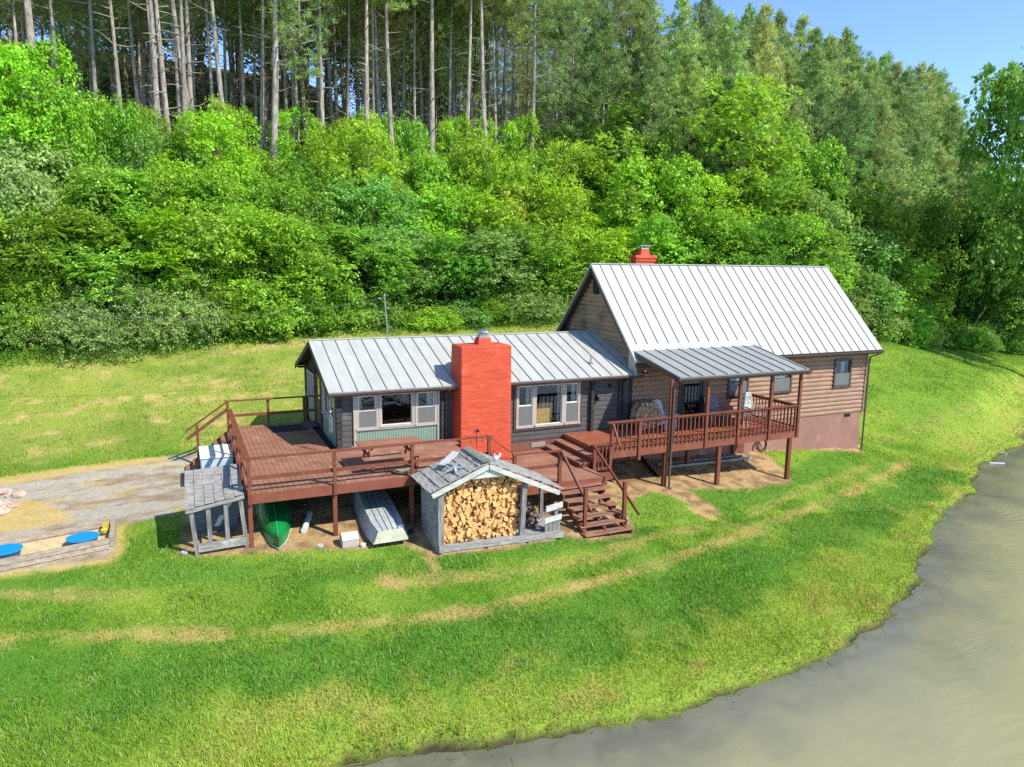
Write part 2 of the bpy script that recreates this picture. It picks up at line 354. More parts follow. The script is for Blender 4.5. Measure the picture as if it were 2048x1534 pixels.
def ground_colour(X, Y):
    """albedo of grass, dry grass, soil and gravel, metre scale"""
    sh = X.shape; C = np.zeros(sh+(3,))
    def mix(a, c, k): return a*(1-k[..., None])+np.array(c)*k[..., None]
    base = np.array(srgb(120, 154, 58)); C[:] = base
    C = mix(C, srgb(140, 166, 66), ss(.42, .68, fbm(X, Y, 2.6, 0)))
    C = mix(C, srgb(92, 138, 40), ss(.5, .72, fbm(X, Y, 1.7, 3))*.8)
    sd, sg = seg_dist(X, Y, SHORE); sd = sd*sg+rag(X, Y)
    nz = fbm(X, Y, 1.0, 1)
    lime = (1-ss(1.8, 3.4, sd+(nz-.5)*1.4))*.75
    C = mix(C, srgb(154, 174, 74), lime)
    C = mix(C, srgb(168, 162, 92), (1-ss(1.0, 3.0, sd))*ss(.52, .7, fbm(X, Y, .8, 2))*.7)
    for P, w, s in LUSH: C = mix(C, srgb(88, 138, 50), soft_line(X, Y, PXL[id(P)], w)*s*(.65+.35*nz))
    # the dry cut bank behind the house
    dry = ss(4.5, 8.5, Y+(nz-.5)*4)*(1-ss(22, 30, X))
    dn = fbm(X*.8, Y*1.6, 1.2, 2)
    C = mix(C, srgb(170, 166, 92), dry*.45)
    C = mix(C, srgb(200, 178, 126), dry*ss(.5, .66, dn)*ss(.38, .62, fbm(X, Y, .45, 3))*.8)
    C = mix(C, srgb(112, 140, 52), dry*ss(.55, .7, fbm(X, Y, 1.8, 1))*.6)
    for P, w, s in TRACKS: C = mix(C, srgb(178, 168, 104), soft_line(X, Y, PXL[id(P)], w*1.15)*s*1.1*(ss(.3, .65, nz)*.6+ss(.32, .62, fbm(X, Y, .5, 0))*.65))
    for P, w, s in BARE: C = mix(C, srgb(196, 160, 116), soft_line(X, Y, PXL[id(P)], w)*s)
    soil = np.zeros(sh)
    for P in DIRT: soil = np.maximum(soil, soft_poly(X, Y, PXL[id(P)], .16))
    cs = mix(np.zeros(sh+(3,))+np.array(srgb(188, 158, 122)), srgb(144, 116, 90), ss(.4, .65, fbm(X, Y, .35, 3)))
    C = C*(1-soil[..., None])+cs*soil[..., None]
    grv = np.zeros(sh)
    for P in GRAVEL: grv = np.maximum(grv, soft_poly(X, Y, PXL[id(P)], .22))
    cg = mix(np.zeros(sh+(3,))+np.array(srgb(188, 180, 176)), srgb(158, 140, 124), ss(.42, .7, fbm(X, Y*2.2, .8, 2)))
    cg = mix(cg, srgb(204, 184, 142), ss(.58, .72, fbm(X, Y*1.4, .9, 0))*.55)
    C = C*(1-grv[..., None])+cg*grv[..., None]
    st = np.zeros(sh)
    for P in STRAWP: st = np.maximum(st, soft_poly(X, Y, PXL[id(P)], .14))
    C = mix(C, srgb(212, 184, 120), st*.8)
    bare = np.clip(soil+grv+st*.8, 0, 1)
    for P, w, s in BARE: bare = np.maximum(bare, soft_line(X, Y, PXL[id(P)], w)*s)
    # woodland floor past the tree line
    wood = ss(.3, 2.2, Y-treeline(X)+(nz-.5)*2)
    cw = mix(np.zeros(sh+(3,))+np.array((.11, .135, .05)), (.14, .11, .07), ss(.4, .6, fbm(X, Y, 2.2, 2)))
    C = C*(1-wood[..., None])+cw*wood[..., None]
    mud = (1-ss(-.02, .22, sd+(nz-.5)*.3))
    C = mix(C, (.06, .05, .035), mud)
    return C*GK*np.array([1.0, .98, .80]), np.clip(bare+wood+mud, 0, 1)
GK = 0.95
PXL = {}
for lst in (TRACKS, LUSH, BARE):
    for t in lst: PXL[id(t[0])] = px_poly(t[0])
for lst in (DIRT, GRAVEL, STRAWP):
    for t in lst: PXL[id(t)] = px_poly(t)
def _axis(fine0, fine1, st, lo, hi):
    a = list(np.arange(fine0, fine1, st)); s = st; x = fine1
    while x < hi: a.append(x); s *= 1.12; x += min(s, 6)
    s = st; x = fine0
    b = []
    while x > lo: s *= 1.12; x -= min(s, 6); b.append(x)
    return np.array(b[::-1]+a)
gx = _axis(-14, 42, .14, -160, 300); gy = _axis(-14, 19, .14, -160, 320)
GX, GY = np.meshgrid(gx, gy); GZ = ground_z(GX, GY)
near = (GX > -16) & (GX < 44) & (GY < 21)
GZ = GZ+np.where(near, (fbm(GX, GY, 1.1, 0)-.5)*.07+(fbm(GX, GY, .35, 2)-.5)*.03, 0)
GC, GB = ground_colour(GX, GY)
V = np.stack([GX, GY, GZ], -1).reshape(-1, 3)
nx, ny = len(gx), len(gy); I = np.arange(nx*ny).reshape(ny, nx)
F = np.stack([I[:-1, :-1], I[:-1, 1:], I[1:, 1:], I[1:, :-1]], -1).reshape(-1, 4)
def ground_mat():
    m = bpy.data.materials.new('ground'); m.use_nodes = True
    n, l = m.node_tree.nodes, m.node_tree.links; b = n['Principled BSDF']
    b.inputs['Roughness'].default_value = .95; b.inputs['Specular IOR Level'].default_value = .1
    at_ = n.new('ShaderNodeAttribute'); at_.attribute_name = 'tint'
    tc = n.new('ShaderNodeTexCoord')
    def noise(s, d=5, r=.7):
        z = n.new('ShaderNodeTexNoise'); z.inputs['Scale'].default_value = s; z.inputs['Detail'].default_value = d; z.inputs['Roughness'].default_value = r
        l.new(tc.outputs['Object'], z.inputs['Vector']); return z
    a = noise(9); c = noise(38, 3); e = noise(3.2, 6)
    def mr(s, lo, hi, a0, a1):
        q = n.new('ShaderNodeMapRange'); q.inputs[1].default_value = lo; q.inputs[2].default_value = hi; q.inputs[3].default_value = a0; q.inputs[4].default_value = a1
        l.new(s.outputs[0], q.inputs[0]); return q
    m1 = n.new('ShaderNodeMath'); m1.operation = 'MULTIPLY'; l.new(mr(a, .3, .7, .8, 1.2).outputs[0], m1.inputs[0]); l.new(mr(c, .3, .7, .76, 1.22).outputs[0], m1.inputs[1])
    hs = n.new('ShaderNodeHueSaturation'); l.new(at_.outputs['Color'], hs.inputs['Color']); l.new(m1.outputs[0], hs.inputs['Value'])
    l.new(mr(e, .3, .7, .485, .512).outputs[0], hs.inputs['Hue'])
    l.new(hs.outputs[0], b.inputs['Base Color'])
    bp = n.new('ShaderNodeBump'); bp.inputs['Distance'].default_value = .05; bp.inputs['Strength'].default_value = .8
    ad = n.new('ShaderNodeMath'); ad.operation = 'ADD'; l.new(a.outputs[0], ad.inputs[0]); l.new(c.outputs[0], ad.inputs[1]); l.new(ad.outputs[0], bp.inputs['Height'])
    l.new(bp.outputs[0], b.inputs['Normal'])
    return m
ground = np_mesh('ground', V, F, ground_mat(), tint=GC.reshape(-1, 3), smooth=True); tag(ground, kind='structure')
# ---------------------------------------------------------------- pond
def pond():
    xs = _axis(-6, 46, .16, -160, 300); ys = _axis(-16, 8, .16, -160, 60)
    X, Y = np.meshgrid(xs, ys); sd, sg = seg_dist(X, Y, SHORE); sd = -sd*sg-rag(X, Y)
    k = ss(-.2, 3.2, sd+(fbm(X, Y, 1.6, 1)-.5)*2.2)[..., None]; k2 = ss(.45, .75, fbm(X, Y, 3, 2))[..., None]*.35
    C = np.array(srgb(122, 120, 102))*(1-k)+np.array(srgb(166, 160, 118))*k; C = C*(1-k2*.5)+np.array(srgb(136, 140, 104))*k2*.5
    dk = (1-ss(.1, 1.7, sd+(fbm(X, Y, .9, 0)-.5)*1.8))[..., None]*ss(.45, .6, fbm(X, Y, .7, 3))[..., None]; C = C*(1-dk*.2)
    C = C*.80
    V = np.stack([X, Y, np.full(X.shape, WATER_Z)], -1).reshape(-1, 3); nx, ny = len(xs), len(ys); I = np.arange(nx*ny).reshape(ny, nx)
    F = np.stack([I[:-1, :-1], I[:-1, 1:], I[1:, 1:], I[1:, :-1]], -1).reshape(-1, 4)
    m = bpy.data.materials.new('pond_water'); m.use_nodes = True; n, l = m.node_tree.nodes, m.node_tree.links; b = n['Principled BSDF']
    b.inputs['Roughness'].default_value = .06; b.inputs['IOR'].default_value = 1.33; b.inputs['Specular IOR Level'].default_value = .5
    a = n.new('ShaderNodeAttribute'); a.attribute_name = 'tint'; l.new(a.outputs['Color'], b.inputs['Base Color'])
    tc = n.new('ShaderNodeTexCoord'); mp = n.new('ShaderNodeMapping'); mp.inputs['Scale'].default_value = (1.0, 2.4, 1); mp.inputs['Rotation'].default_value = (0, 0, R(20)); l.new(tc.outputs['Object'], mp.inputs[0])
    z = n.new('ShaderNodeTexNoise'); z.inputs['Scale'].default_value = 1.6; z.inputs['Detail'].default_value = 3; l.new(mp.outputs[0], z.inputs['Vector'])
    w = n.new('ShaderNodeTexWave'); w.wave_type = 'RINGS'; w.rings_direction = 'Z'; w.inputs['Scale'].default_value = 1.1; w.inputs['Distortion'].default_value = 3.5; w.inputs['Detail'].default_value = 2; w.inputs['Detail Scale'].default_value = 1.4
    mw = n.new('ShaderNodeMapping'); mw.inputs['Location'].default_value = (-24, 6, 0); l.new(tc.outputs['Object'], mw.inputs[0]); l.new(mw.outputs[0], w.inputs['Vector'])
    md = n.new('ShaderNodeVectorMath'); md.operation = 'LENGTH'; l.new(mw.outputs[0], md.inputs[0])
    mr = n.new('ShaderNodeMapRange'); mr.inputs[1].default_value = 3; mr.inputs[2].default_value = 13; mr.inputs[3].default_value = .55; mr.inputs[4].default_value = 0; l.new(md.outputs['Value'], mr.inputs[0])
    mu = n.new('ShaderNodeMath'); mu.operation = 'MULTIPLY_ADD'; l.new(w.outputs['Fac'], mu.inputs[0]); l.new(mr.outputs[0], mu.inputs[1]); l.new(z.outputs[0], mu.inputs[2])
    bp = n.new('ShaderNodeBump'); bp.inputs['Distance'].default_value = .05; bp.inputs['Strength'].default_value = .32; l.new(mu.outputs[0], bp.inputs['Height']); l.new(bp.outputs[0], b.inputs['Normal'])
    return tag(np_mesh('pond_water', V, F, m, tint=C.reshape(-1, 3)), kind='structure')
pond()
# ---------------------------------------------------------------- grass
M_GRASS = leaf_mat('grass_blade', trans=.3, rough=.6, spec=.15, objcol=False)
def grass():
    rg = np.random.RandomState(3)
    def scatter(n, x0, x1, y0, y1, hmin, hmax, wid, keep=None, lean=.5, shore=False):
        X = rg.uniform(x0, x1, n); Y = rg.uniform(y0, y1, n)
        sd, sg = seg_dist(X, Y, SHORE); sd = sd*sg+rag(X, Y)
        P = np.stack([X, Y, np.zeros(n)], 1)-CPOS; zz = P@FW; xx = (P@RT)/zz*FPX
        ok = (zz > 3) & (xx < 1250) & (xx > -1350) & (sd > (-.12 if shore else .05))
        if shore: ok &= sd < .5
        X, Y, sd = X[ok], Y[ok], sd[ok]
        C, B = ground_colour(X, Y); u = rg.rand(len(X)); ok = u > (B*1.06 if not shore else 0)
        ok &= ~((X > 0) & (X < 24) & (Y > 0) & (Y < 6.4))
        X, Y, C, sd = X[ok], Y[ok], C[ok], sd[ok]; n = len(X)
        Z = ground_z(X, Y); Z = np.maximum(Z, WATER_Z-.02)
        h = rg.uniform(hmin, hmax, n)*(.6+.8*fbm(X, Y, .6, 1)); w = wid*rg.uniform(.7, 1.3, n)
        a = rg.uniform(0, 2*np.pi, n); la = rg.uniform(0, 2*np.pi, n); ln = h*rg.uniform(.1, lean, n)
        if shore: la = np.arctan2(-1.0, .5)+rg.normal(0, .9, n)
        b0 = np.stack([X-np.cos(a)*w, Y-np.sin(a)*w, Z-.01], 1); b1 = np.stack([X+np.cos(a)*w, Y+np.sin(a)*w, Z-.01], 1)
        tp = np.stack([X+np.cos(la)*ln, Y+np.sin(la)*ln, Z+h], 1)
        if shore: C = np.array(srgb(134, 156, 66))*GK*rg.uniform(.45, 1.2, (n, 1))
        if shore: tp[:, 2] = Z+h*rg.uniform(.1, .9, n)
        C = C*rg.uniform(.66, 1.65, (n, 1))*np.array([1.0, 1.02, .9])
        y = rg.rand(n) < .13; C[y] = C[y]*.4+np.array(srgb(200, 204, 146))*.6*GK
        return np.stack([b0, b1, tp], 1), C
    parts = [scatter(330000, -11, 26, -14.5, -5.5, .03, .075, .010), scatter(160000, -18, 30, -6.5, 6, .03, .075, .014),
             scatter(120000, -28, 60, 5, 19, .04, .11, .022), scatter(90000, 22, 60, -6, 18, .03, .09, .022),
             scatter(90000, -8, 46, -14.5, 9, .12, .42, .011, lean=1.5, shore=True), scatter(60000, -8, 26, -14.5, -8, .07, .16, .009, lean=.9), scatter(40000, -10, 26, -11, 2, .07, .15, .011, lean=.8)]
    T = np.concatenate([p[0] for p in parts]); C = np.concatenate([p[1] for p in parts])
    return tag(np_mesh('grass', T.reshape(-1, 3), np.arange(len(T)*3).reshape(-1, 3), M_GRASS, tint=C), kind='stuff')
grass()
# ---------------------------------------------------------------- walls of logs
def spans(x0, x1, zc, holes):
    s = [(x0, x1)]
    for hx0, hx1, hz0, hz1 in holes:
        if not (hz0 < zc < hz1): continue
        o = []
        for a, b in s:
            if hx1 <= a or hx0 >= b: o.append((a, b)); continue
            if hx0 > a: o.append((a, hx0))
            if hx1 < b: o.append((hx1, b))
        s = o
    return s
def log_wall(mb, axis, c, sgn, x0, x1, z0, z1, step, bulge, holes=(), top=None, pw=.6):
    """courses of half-round logs on the plane axis=c facing sgn; top(z)->(lo,hi) trims a gable"""
    z = z0
    while z < z1-.02:
        zt = min(z+step, z1); zc = (z+zt)/2; lo, hi = x0, x1
        if top: lo, hi = top(zt+.03); lo = max(lo, x0); hi = min(hi, x1)
        if hi-lo < .05: z = zt; continue
        prof = []
        n = 5
        for i in range(n+1):
            t = i/n; prof.append((z+(zt-z)*t, bulge*math.sin(math.pi*min(max(t, .0), 1))**pw))
        for a, b in spans(lo, hi, zc, holes):
            k = []
            for (pz, pb) in prof:
                for x in (a, b):
                    off = c+sgn*(pb)
                    k.append((x, off, pz) if axis == 'y' else (off, x, pz))
            # back skin gives the wall thickness
            for pz in (zt, z):
                for x in (a, b):
                    off = c-sgn*.12
                    k.append((x, off, pz) if axis == 'y' else (off, x, pz))
            m = n+3; fs = [(2*i, 2*i+1, 2*((i+1) % m)+1, 2*((i+1) % m)) for i in range(m)]
            fs.append([2*i for i in range(m)][::-1]); fs.append([2*i+1 for i in range(m)])
            mb.add(k, fs)
        z = zt
def seam_roof(name, A, B, C, D, mats, parent, pitch, thick=.05, first=.25, rib=.018, hgt=.026):
    """A,B eave left/right; C,D ridge right/left"""
    A, B, C, D = map(Vector, (A, B, C, D)); m = MB(); m.plate(A, B, C, D, thick, 0)
    L = (B-A).length; n = (B-A).cross(D-A).normalized(); x = first
    while x < L-.04:
        p = A.lerp(B, x/L)+n*.002; q = D.lerp(C, x/L)+n*.002
        m.beam(p+n*hgt/2, q+n*hgt/2, rib, hgt, 1, side=(B-A)); x += pitch
    return m.build(name, mats, parent)
def gutter(pts, parent, m=None, r=.055, name='gutter'):
    g = MB(); a, b = Vector(pts[0]), Vector(pts[1]); d = (b-a).normalized(); o = d.cross(Vector((0, 0, 1)))
    prof = [(-1, .35), (-1, -.45), (-.55, -1), (.3, -1), (1, -.2), (1, .35), (.85, .35), (.85, -.1), (.25, -.85), (-.5, -.85), (-.85, -.4), (-.85, .35)]
    k = []
    for p in (a, b):
        for u, w in prof: k.append(tuple(p+o*u*r+Vector((0, 0, w*r))))
    n = len(prof); g.add(k, [(i, (i+1) % n, n+(i+1) % n, n+i) for i in range(n)]+[list(range(n))[::-1], [n+i for i in range(n)]])
    return g.build(name, m or M_TRIM, parent)
def window(parent, x0, x1, z0, z1, y=0.0, kind='hung', fm=None, sm=None, axis='y', sgn=-1, curtain=None, screen=True, label=None, split=.52):
    """framed window on the plane axis=y facing sgn"""
    fm = fm or M_FRAME; sm = sm or M_SASH
    def P(m, a, b, c, d, n0, n1, mi=0):    # a..b along, c..d up, n0..n1 outward
        u0, u1 = sorted((y+sgn*n0, y+sgn*n1))
        if axis == 'y': m.box(a, b, u0, u1, c, d, mi)
        else: m.box(u0, u1, a, b, c, d, mi)
    t = .055; f = MB()
    P(f, x0-.03, x1+.03, z1-t, z1+.03, -.12, .07); P(f, x0-.05, x1+.05, z0-.045, z0+t*.6, -.12, .095)
    P(f, x0-.03, x0+t, z0+t*.6, z1-t, -.12, .07); P(f, x1-t, x1+.03, z0+t*.6, z1-t, -.12, .07)
    w = f.build('window', fm, parent)
    if label: w['label'] = label
    a, b, c, d = x0+t, x1-t, z0+t*.6, z1-t; s = .035; m = MB()
    zm = c+(d-c)*split
    if kind == 'hung':
        for (q0, q1, n) in ((zm, d, .0), (c, zm+.02, .025)):
            P(m, a, b, q1-s, q1, n-.02, n+.02); P(m, a, b, q0, q0+s, n-.02, n+.02)
            P(m, a, a+s, q0+s, q1-s, n-.02, n+.02); P(m, b-s, b, q0+s, q1-s, n-.02, n+.02)
        g = MB(); P(g, a+s, b-s, zm+s, d-s, -.004, .0); P(g, a+s, b-s, c+s, zm-s+.02, .012, .016)
    else:
        P(m, a, b, d-s*.7, d, -.02, .02); P(m, a, b, c, c+s*.7, -.02, .02); P(m, a, a+s*.7, c+s*.7, d-s*.7, -.02, .02); P(m, b-s*.7, b, c+s*.7, d-s*.7, -.02, .02)
        g = MB(); P(g, a+s*.7, b-s*.7, c+s*.7, d-s*.7, -.004, .0)
    m.build('sash', sm, w); g.build('pane', M_GLASS, w)
    if kind == 'hung' and screen:
        q = MB(); P(q, a+.01, b-.01, c+.01, zm, .047, .05); q.build('insect_screen', M_SCREENT, w)
    if curtain:
        for cx0, cx1, cz in curtain:
            q = MB(); n = 9; k = len(q.v)
            for i in range(n+1):
                u = cx0+(cx1-cx0)*i/n; off = y-sgn*(.14+.025*(i % 2))
                for zz in (cz, d+.02): q.v.append((u, off, zz) if axis == 'y' else (off, u, zz))
            for i in range(n): q.f.append([k+2*i, k+2*i+2, k+2*i+3, k+2*i+1]); q.m.append(0)
            q.build('curtain', M_CURT, w)
    return w
def _screen():
    m = bpy.data.materials.new('screen_mesh'); m.use_nodes = True; n, l = m.node_tree.nodes, m.node_tree.links
    b = n['Principled BSDF']; b.inputs['Base Color'].default_value = (*srgb(126, 128, 124), 1); b.inputs['Roughness'].default_value = .9
    t = n.new('ShaderNodeBsdfTransparent'); s = n.new('ShaderNodeMixShader'); s.inputs[0].default_value = .58
    l.new(t.outputs[0], s.inputs[1]); l.new(b.outputs[0], s.inputs[2]); l.new(s.outputs[0], n['Material Output'].inputs[0]); return m
M_SCREENT = _screen()
def downspout(parent, pts, m=None, name='downspout'):
    d = MB(); pts = [Vector(p) for p in pts]
    for p, q in zip(pts[:-1], pts[1:]): 
        e = (q-p).normalized()*.02; d.beam(p-e, q+e, .065, .05)
    return d.build(name, m or M_TRIM, parent)
# ================================================================ cottage
COT = thing('cottage', (5.6, 3.1, -1.0), 'low charcoal log cottage wing with grey metal roof and sage green panels', 'house')
cw = MB()
holesF = [(.46, 3.40, -.3, 2.05), (6.28, 8.98, .30, 2.0)]
log_wall(cw, 'y', 0, -1, 0.02, 11.22, -.17, 2.24, .178, .016, holesF, pw=.3)
cw.build('wall', M_CHAR, COT)
cb = MB()      # back and left walls, gable
log_wall(cb, 'y', 6.33, 1, 0.02, 11.3, -.17, 2.3, .178, .028)
cb.build('wall', M_CHAR, COT)
gl = MB()
def cot_top(z): 
    t = max(0, (z-2.22)/.3587); return (t, 6.33-t)
log_wall(gl, 'x', 0.02, -1, 0, 6.33, 2.02, 3.42, .178, .028, top=cot_top)
log_wall(gl, 'x', 0.02, -1, 0.0, .30, -.17, 2.02, .178, .028)
gl.build('wall', M_CHARD, COT)
# gable end panel wall with windows and door
for a, b, z0, z1 in ((.30, 2.75, .1, .95), (.30, .42, .95, 2.02), (2.63, 2.75, .95, 2.02), (4.25, 6.0, .1, 1.05), (4.25, 4.36, 1.05, 2.02), (5.88, 6.0, 1.05, 2.02)):
    MB().box(-.02, .06, a, b, z0, z1).build('panel', M_GREEN, COT)
gt = MB(); gt.box(-.07, .08, 2.75, 3.02, .05, 2.3); gt.box(-.07, .08, 4.02, 4.25, .05, 2.3); gt.box(-.09, .08, 6.0, 6.33, -.9, 2.25); gt.box(-.06, .07, .42, 2.63, 2.0, 2.06); gt.box(-.05, .07, 4.3, 5.95, 2.0, 2.06)
gt.build('corner_post', M_CHARD, COT)
window(COT, .42, 1.5, .95, 2.0, 0.0, 'fixed', axis='x'); window(COT, 1.58, 2.63, .95, 2.0, 0.0, 'fixed', axis='x')
for a in (4.36, 4.88, 5.40): window(COT, a, a+.48, 1.05, 2.0, 0.0, 'fixed', axis='x')
d = MB(); d.box(-.04, .02, 3.02, 4.02, .24, 1.2); d.box(-.04, .02, 3.02, 3.14, 1.2, 2.12); d.box(-.04, .02, 3.90, 4.02, 1.2, 2.12); d.box(-.04, .02, 3.14, 3.90, 2.0, 2.12)
dd = d.build('door', mat('door_wood', srgb(128, 84, 62), srgb(108, 68, 50), rough=.6, scale=4), COT)
g = MB(); g.box(-.02, -.014, 3.14, 3.90, 1.2, 2.0); g.build('pane', M_GLASS, dd); g = MB(); g.tube([(-.05, 3.12, 1.12), (-.11, 3.12, 1.12), (-.11, 3.2, 1.12)], .015); g.build('handle', M_STEEL, dd)
# front green panel + triple windows
gp = MB(); gp.box(.52, 3.36, -.035, .04, .02, .74, 0)
x = .56
while x < 3.34: gp.box(x, x+.012, -.039, -.034, .03, .73, 1); x += .088
gp.build('panel', [M_GREEN, M_GREEND], COT)
ft = MB(); ft.box(.46, .55, -.075, .05, -.05, 2.06); ft.box(3.33, 3.42, -.075, .05, -.05, 2.06); ft.box(.55, 3.33, -.06, .05, 1.985, 2.06); ft.box(.55, 3.33, -.08, .05, .735, .765)
ft.build('trim', M_FRAME, COT)
window(COT, .58, 1.27, .80, 1.96, 0, 'hung', curtain=[(.64, .80, .78)])
window(COT, 1.34, 2.50, .83, 1.96, 0, 'fixed')
window(COT, 2.58, 3.29, .80, 1.96, 0, 'hung', curtain=[(3.02, 3.24, .78)])
ft = MB(); ft.box(6.22, 9.02, -.06, .05, .24, .33); ft.box(6.22, 9.02, -.06, .05, 1.96, 2.02); ft.box(6.22, 6.30, -.06, .05, .33, 1.96); ft.box(8.94, 9.02, -.06, .05, .33, 1.96)
ft.build('trim', M_TRIM, COT)
window(COT, 6.34, 7.0, .38, 1.93, 0, 'hung', curtain=[(6.78, 6.94, .36)], split=.5)
window(COT, 7.06, 8.22, .38, 1.93, 0, 'fixed', curtain=[(8.06, 8.17, .36)])
window(COT, 8.28, 8.90, .38, 1.93, 0, 'hung', curtain=[(8.66, 8.84, .36)], split=.5)
# vertical log-end corners
for x0, w in ((-.10, .17), (9.36, .12), (3.44, .10)):
    c = MB(); z = -.17
    while z < 2.08: c.box(x0, x0+w, -.16, .05, z+.008, z+.168); z += .178
    c.build('corner_logs', M_CHARD, COT)
ft = MB(); ft.box(10.62, 10.70, -.10, .02, -.1, 2.05); ft.box(11.12, 11.24, -.05, .06, -.35, 2.1); ft.build('trim', M_CHARD, COT)
# skirting under the siding
sk = MB(); sk.box(-.02, 11.2, -.02, .1, -1.6, -.18); sk.box(-.02, .08, .1, 6.3, -1.6, .1); sk.box(0, 11.2, 6.2, 6.3, -1.4, -.17); sk.build('foundation', mat('skirt_paint', srgb(128, 84, 70), srgb(112, 72, 60), rough=.8), COT)
v_ = MB(); v_.box(6.95, 7.5, -.045, -.02, -.42, -.25)
for i in range(12): v_.box(6.98+i*.042, 7.0+i*.042, -.055, -.045, -.41, -.26)
v_.build('vent', M_FRAME, COT)
# roof
EY, EZ, RY, RZ = -.446, 2.14, 3.167, 3.436
seam_roof('roof', (-.382, EY, EZ), (11.40, EY, EZ), (11.40, RY, RZ), (-.382, RY, RZ), [M_COTROOF, M_SEAM], COT, .475, first=.45)
seam_roof('roof', (11.40, 2*RY-EY, EZ), (-.382, 2*RY-EY, EZ), (-.382, RY, RZ), (11.40, RY, RZ), [M_COTROOF, M_SEAM], COT, .475)
rc = MB(); rc.beam((-.385, RY, RZ+.012), (11.40, RY, RZ+.012), .16, .03); rc.build('ridge_cap', M_COTROOF, COT)
for s in (1, -1):
    yy = EY if s == 1 else 2*RY-EY
    MB().beam((-.37, yy, EZ-.13), (-.37, RY, RZ-.13), .035, .17, side=(1, 0, 0)).build('bargeboard', M_TRIMD, COT)
sf = MB(); sf.hexa([(-.35, EY+.03, EZ-.1), (0.0, EY+.03, EZ-.1), (0.0, RY, RZ-.1), (-.35, RY, RZ-.1), (-.35, EY+.03, EZ-.07), (0.0, EY+.03, EZ-.07), (0.0, RY, RZ-.07), (-.35, RY, RZ-.07)])
sf.hexa([(-.35, RY, RZ-.1), (0.0, RY, RZ-.1), (0.0, 2*RY-EY-.03, EZ-.1), (-.35, 2*RY-EY-.03, EZ-.1), (-.35, RY, RZ-.07), (0.0, RY, RZ-.07), (0.0, 2*RY-EY-.03, EZ-.07), (-.35, 2*RY-EY-.03, EZ-.07)])
for y0 in (EY+.05, 6.36): sf.box(-.3, 11.2, min(y0, y0+.4), y0+.38 if y0 < 0 else y0+.4, EZ-.14, EZ-.11)
sf.build('soffit', M_TRIMD, COT)
fs = MB(); fs.box(-.38, 3.93, EY, EY+.03, EZ-.16, EZ-.05); fs.box(5.79, 11.38, EY, EY+.03, EZ-.16, EZ-.05); fs.build('fascia', M_TRIM, COT)
gutter([(-.40, EY-.055, EZ-.075), (3.93, EY-.055, EZ-.075)], COT); gutter([(5.79, EY-.055, EZ-.075), (11.46, EY-.055, EZ-.075)], COT)
downspout(COT, [(3.62, EY-.05, EZ-.13), (3.62, -.2, 1.92), (3.62, -.10, 1.8), (3.62, -.10, .28)])
downspout(COT, [(10.82, EY-.05, EZ-.13), (10.82, -.15, 1.9), (10.82, -.08, 1.8), (10.82, -.08, -.02)], M_TRIMD)
vp = MB(); vp.tube([(9.7, .55, 2.44), (9.7, .55, 2.78)], .035); vp.lathe((9.7, .55, 2.49), [(.11, 0), (.05, .05)], 10); vp.build('vent_pipe', M_STEEL, COT)
# interior
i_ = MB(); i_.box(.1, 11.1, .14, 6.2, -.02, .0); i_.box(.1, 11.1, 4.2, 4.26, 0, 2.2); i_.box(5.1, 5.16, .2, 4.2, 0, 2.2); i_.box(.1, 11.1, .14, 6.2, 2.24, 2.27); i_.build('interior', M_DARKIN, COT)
cabm = MB(); cabm.box(7.2, 7.98, .35, .8, .0, 1.12); cabm.build('cabinet', mat('pine_cabinet', srgb(226, 180, 110), srgb(206, 158, 92), rough=.5, scale=3), COT)
lm = MB(); lm.lathe((7.34, .5, 1.12), [(.05, 0), (.03, .1), (.09, .12), (.06, .27)], 12); lm.build('lamp', M_WHITE, COT)
# chimney
ch = MB(); ch.hexa([(3.90, -.78, -.62), (5.79, -.78, -.62), (5.79, .42, -.62), (3.86, .42, -.62), (3.94, -.75, 3.47), (5.78, -.75, 3.47), (5.78, .35, 3.47), (3.99, .35, 3.47)])
cho = ch.build('chimney', M_RED, COT)
b = cho.modifiers.new('bevel', 'BEVEL'); b.width = .045; b.segments = 3
cc = MB(); cc.hexa([(4.72, -.32, 3.46), (5.24, -.32, 3.46), (5.24, .12, 3.46), (4.72, .12, 3.46), (4.76, -.28, 3.70), (5.20, -.28, 3.70), (5.20, .08, 3.70), (4.76, .08, 3.70)]); cc.build('flue', M_RED, cho, bevel=.02)
cc = MB(); cc.box(4.80, 5.16, -.24, .04, 3.70, 3.78); cc.lathe((4.98, -.1, 3.78), [(.15, 0), (.15, .05), (.12, .06), (.12, .1)], 14); cc.lathe((4.98, -.1, 3.90), [(.30, 0), (.29, .03), (.06, .08)], 18); cc.build('chimney_cap', M_STEEL, cho)
# ================================================================ log house
BIG = thing('log_house', (17.7, 3.0, -2.2), 'tall tan log-sided house wing with steep pale metal roof and stucco foundation', 'house')
BX0, BX1, BR, BE = 11.03, 24.29, (3.003, 6.243), (-.528, 2.603)
wf = MB(); holes = [(13.46, 14.74, 0, 2.14), (15.93, 17.02, .88, 2.17), (18.34, 19.42, .88, 2.17), (21.92, 22.98, .93, 2.20)]
log_wall(wf, 'y', 0, -1, 11.25, 23.93, -.343, 2.50, .192, .045, holes); wf.build('wall', M_LOG, BIG)
wg = MB()
def big_top(z):
    t = max(0, (z-3.14)/1.031); return (t, 6.0-t)
log_wall(wg, 'x', 11.42, -1, 0, 6.0, 2.0, 6.18, .192, .045, [(2.86, 3.28, 4.99, 5.62)], top=big_top); wg.build('wall', M_LOGG, BIG)
wr = MB(); log_wall(wr, 'x', 23.93, 1, .06, 5.94, -.343, 6.18, .192, .045, top=big_top); wr.build('wall', M_LOG, BIG)
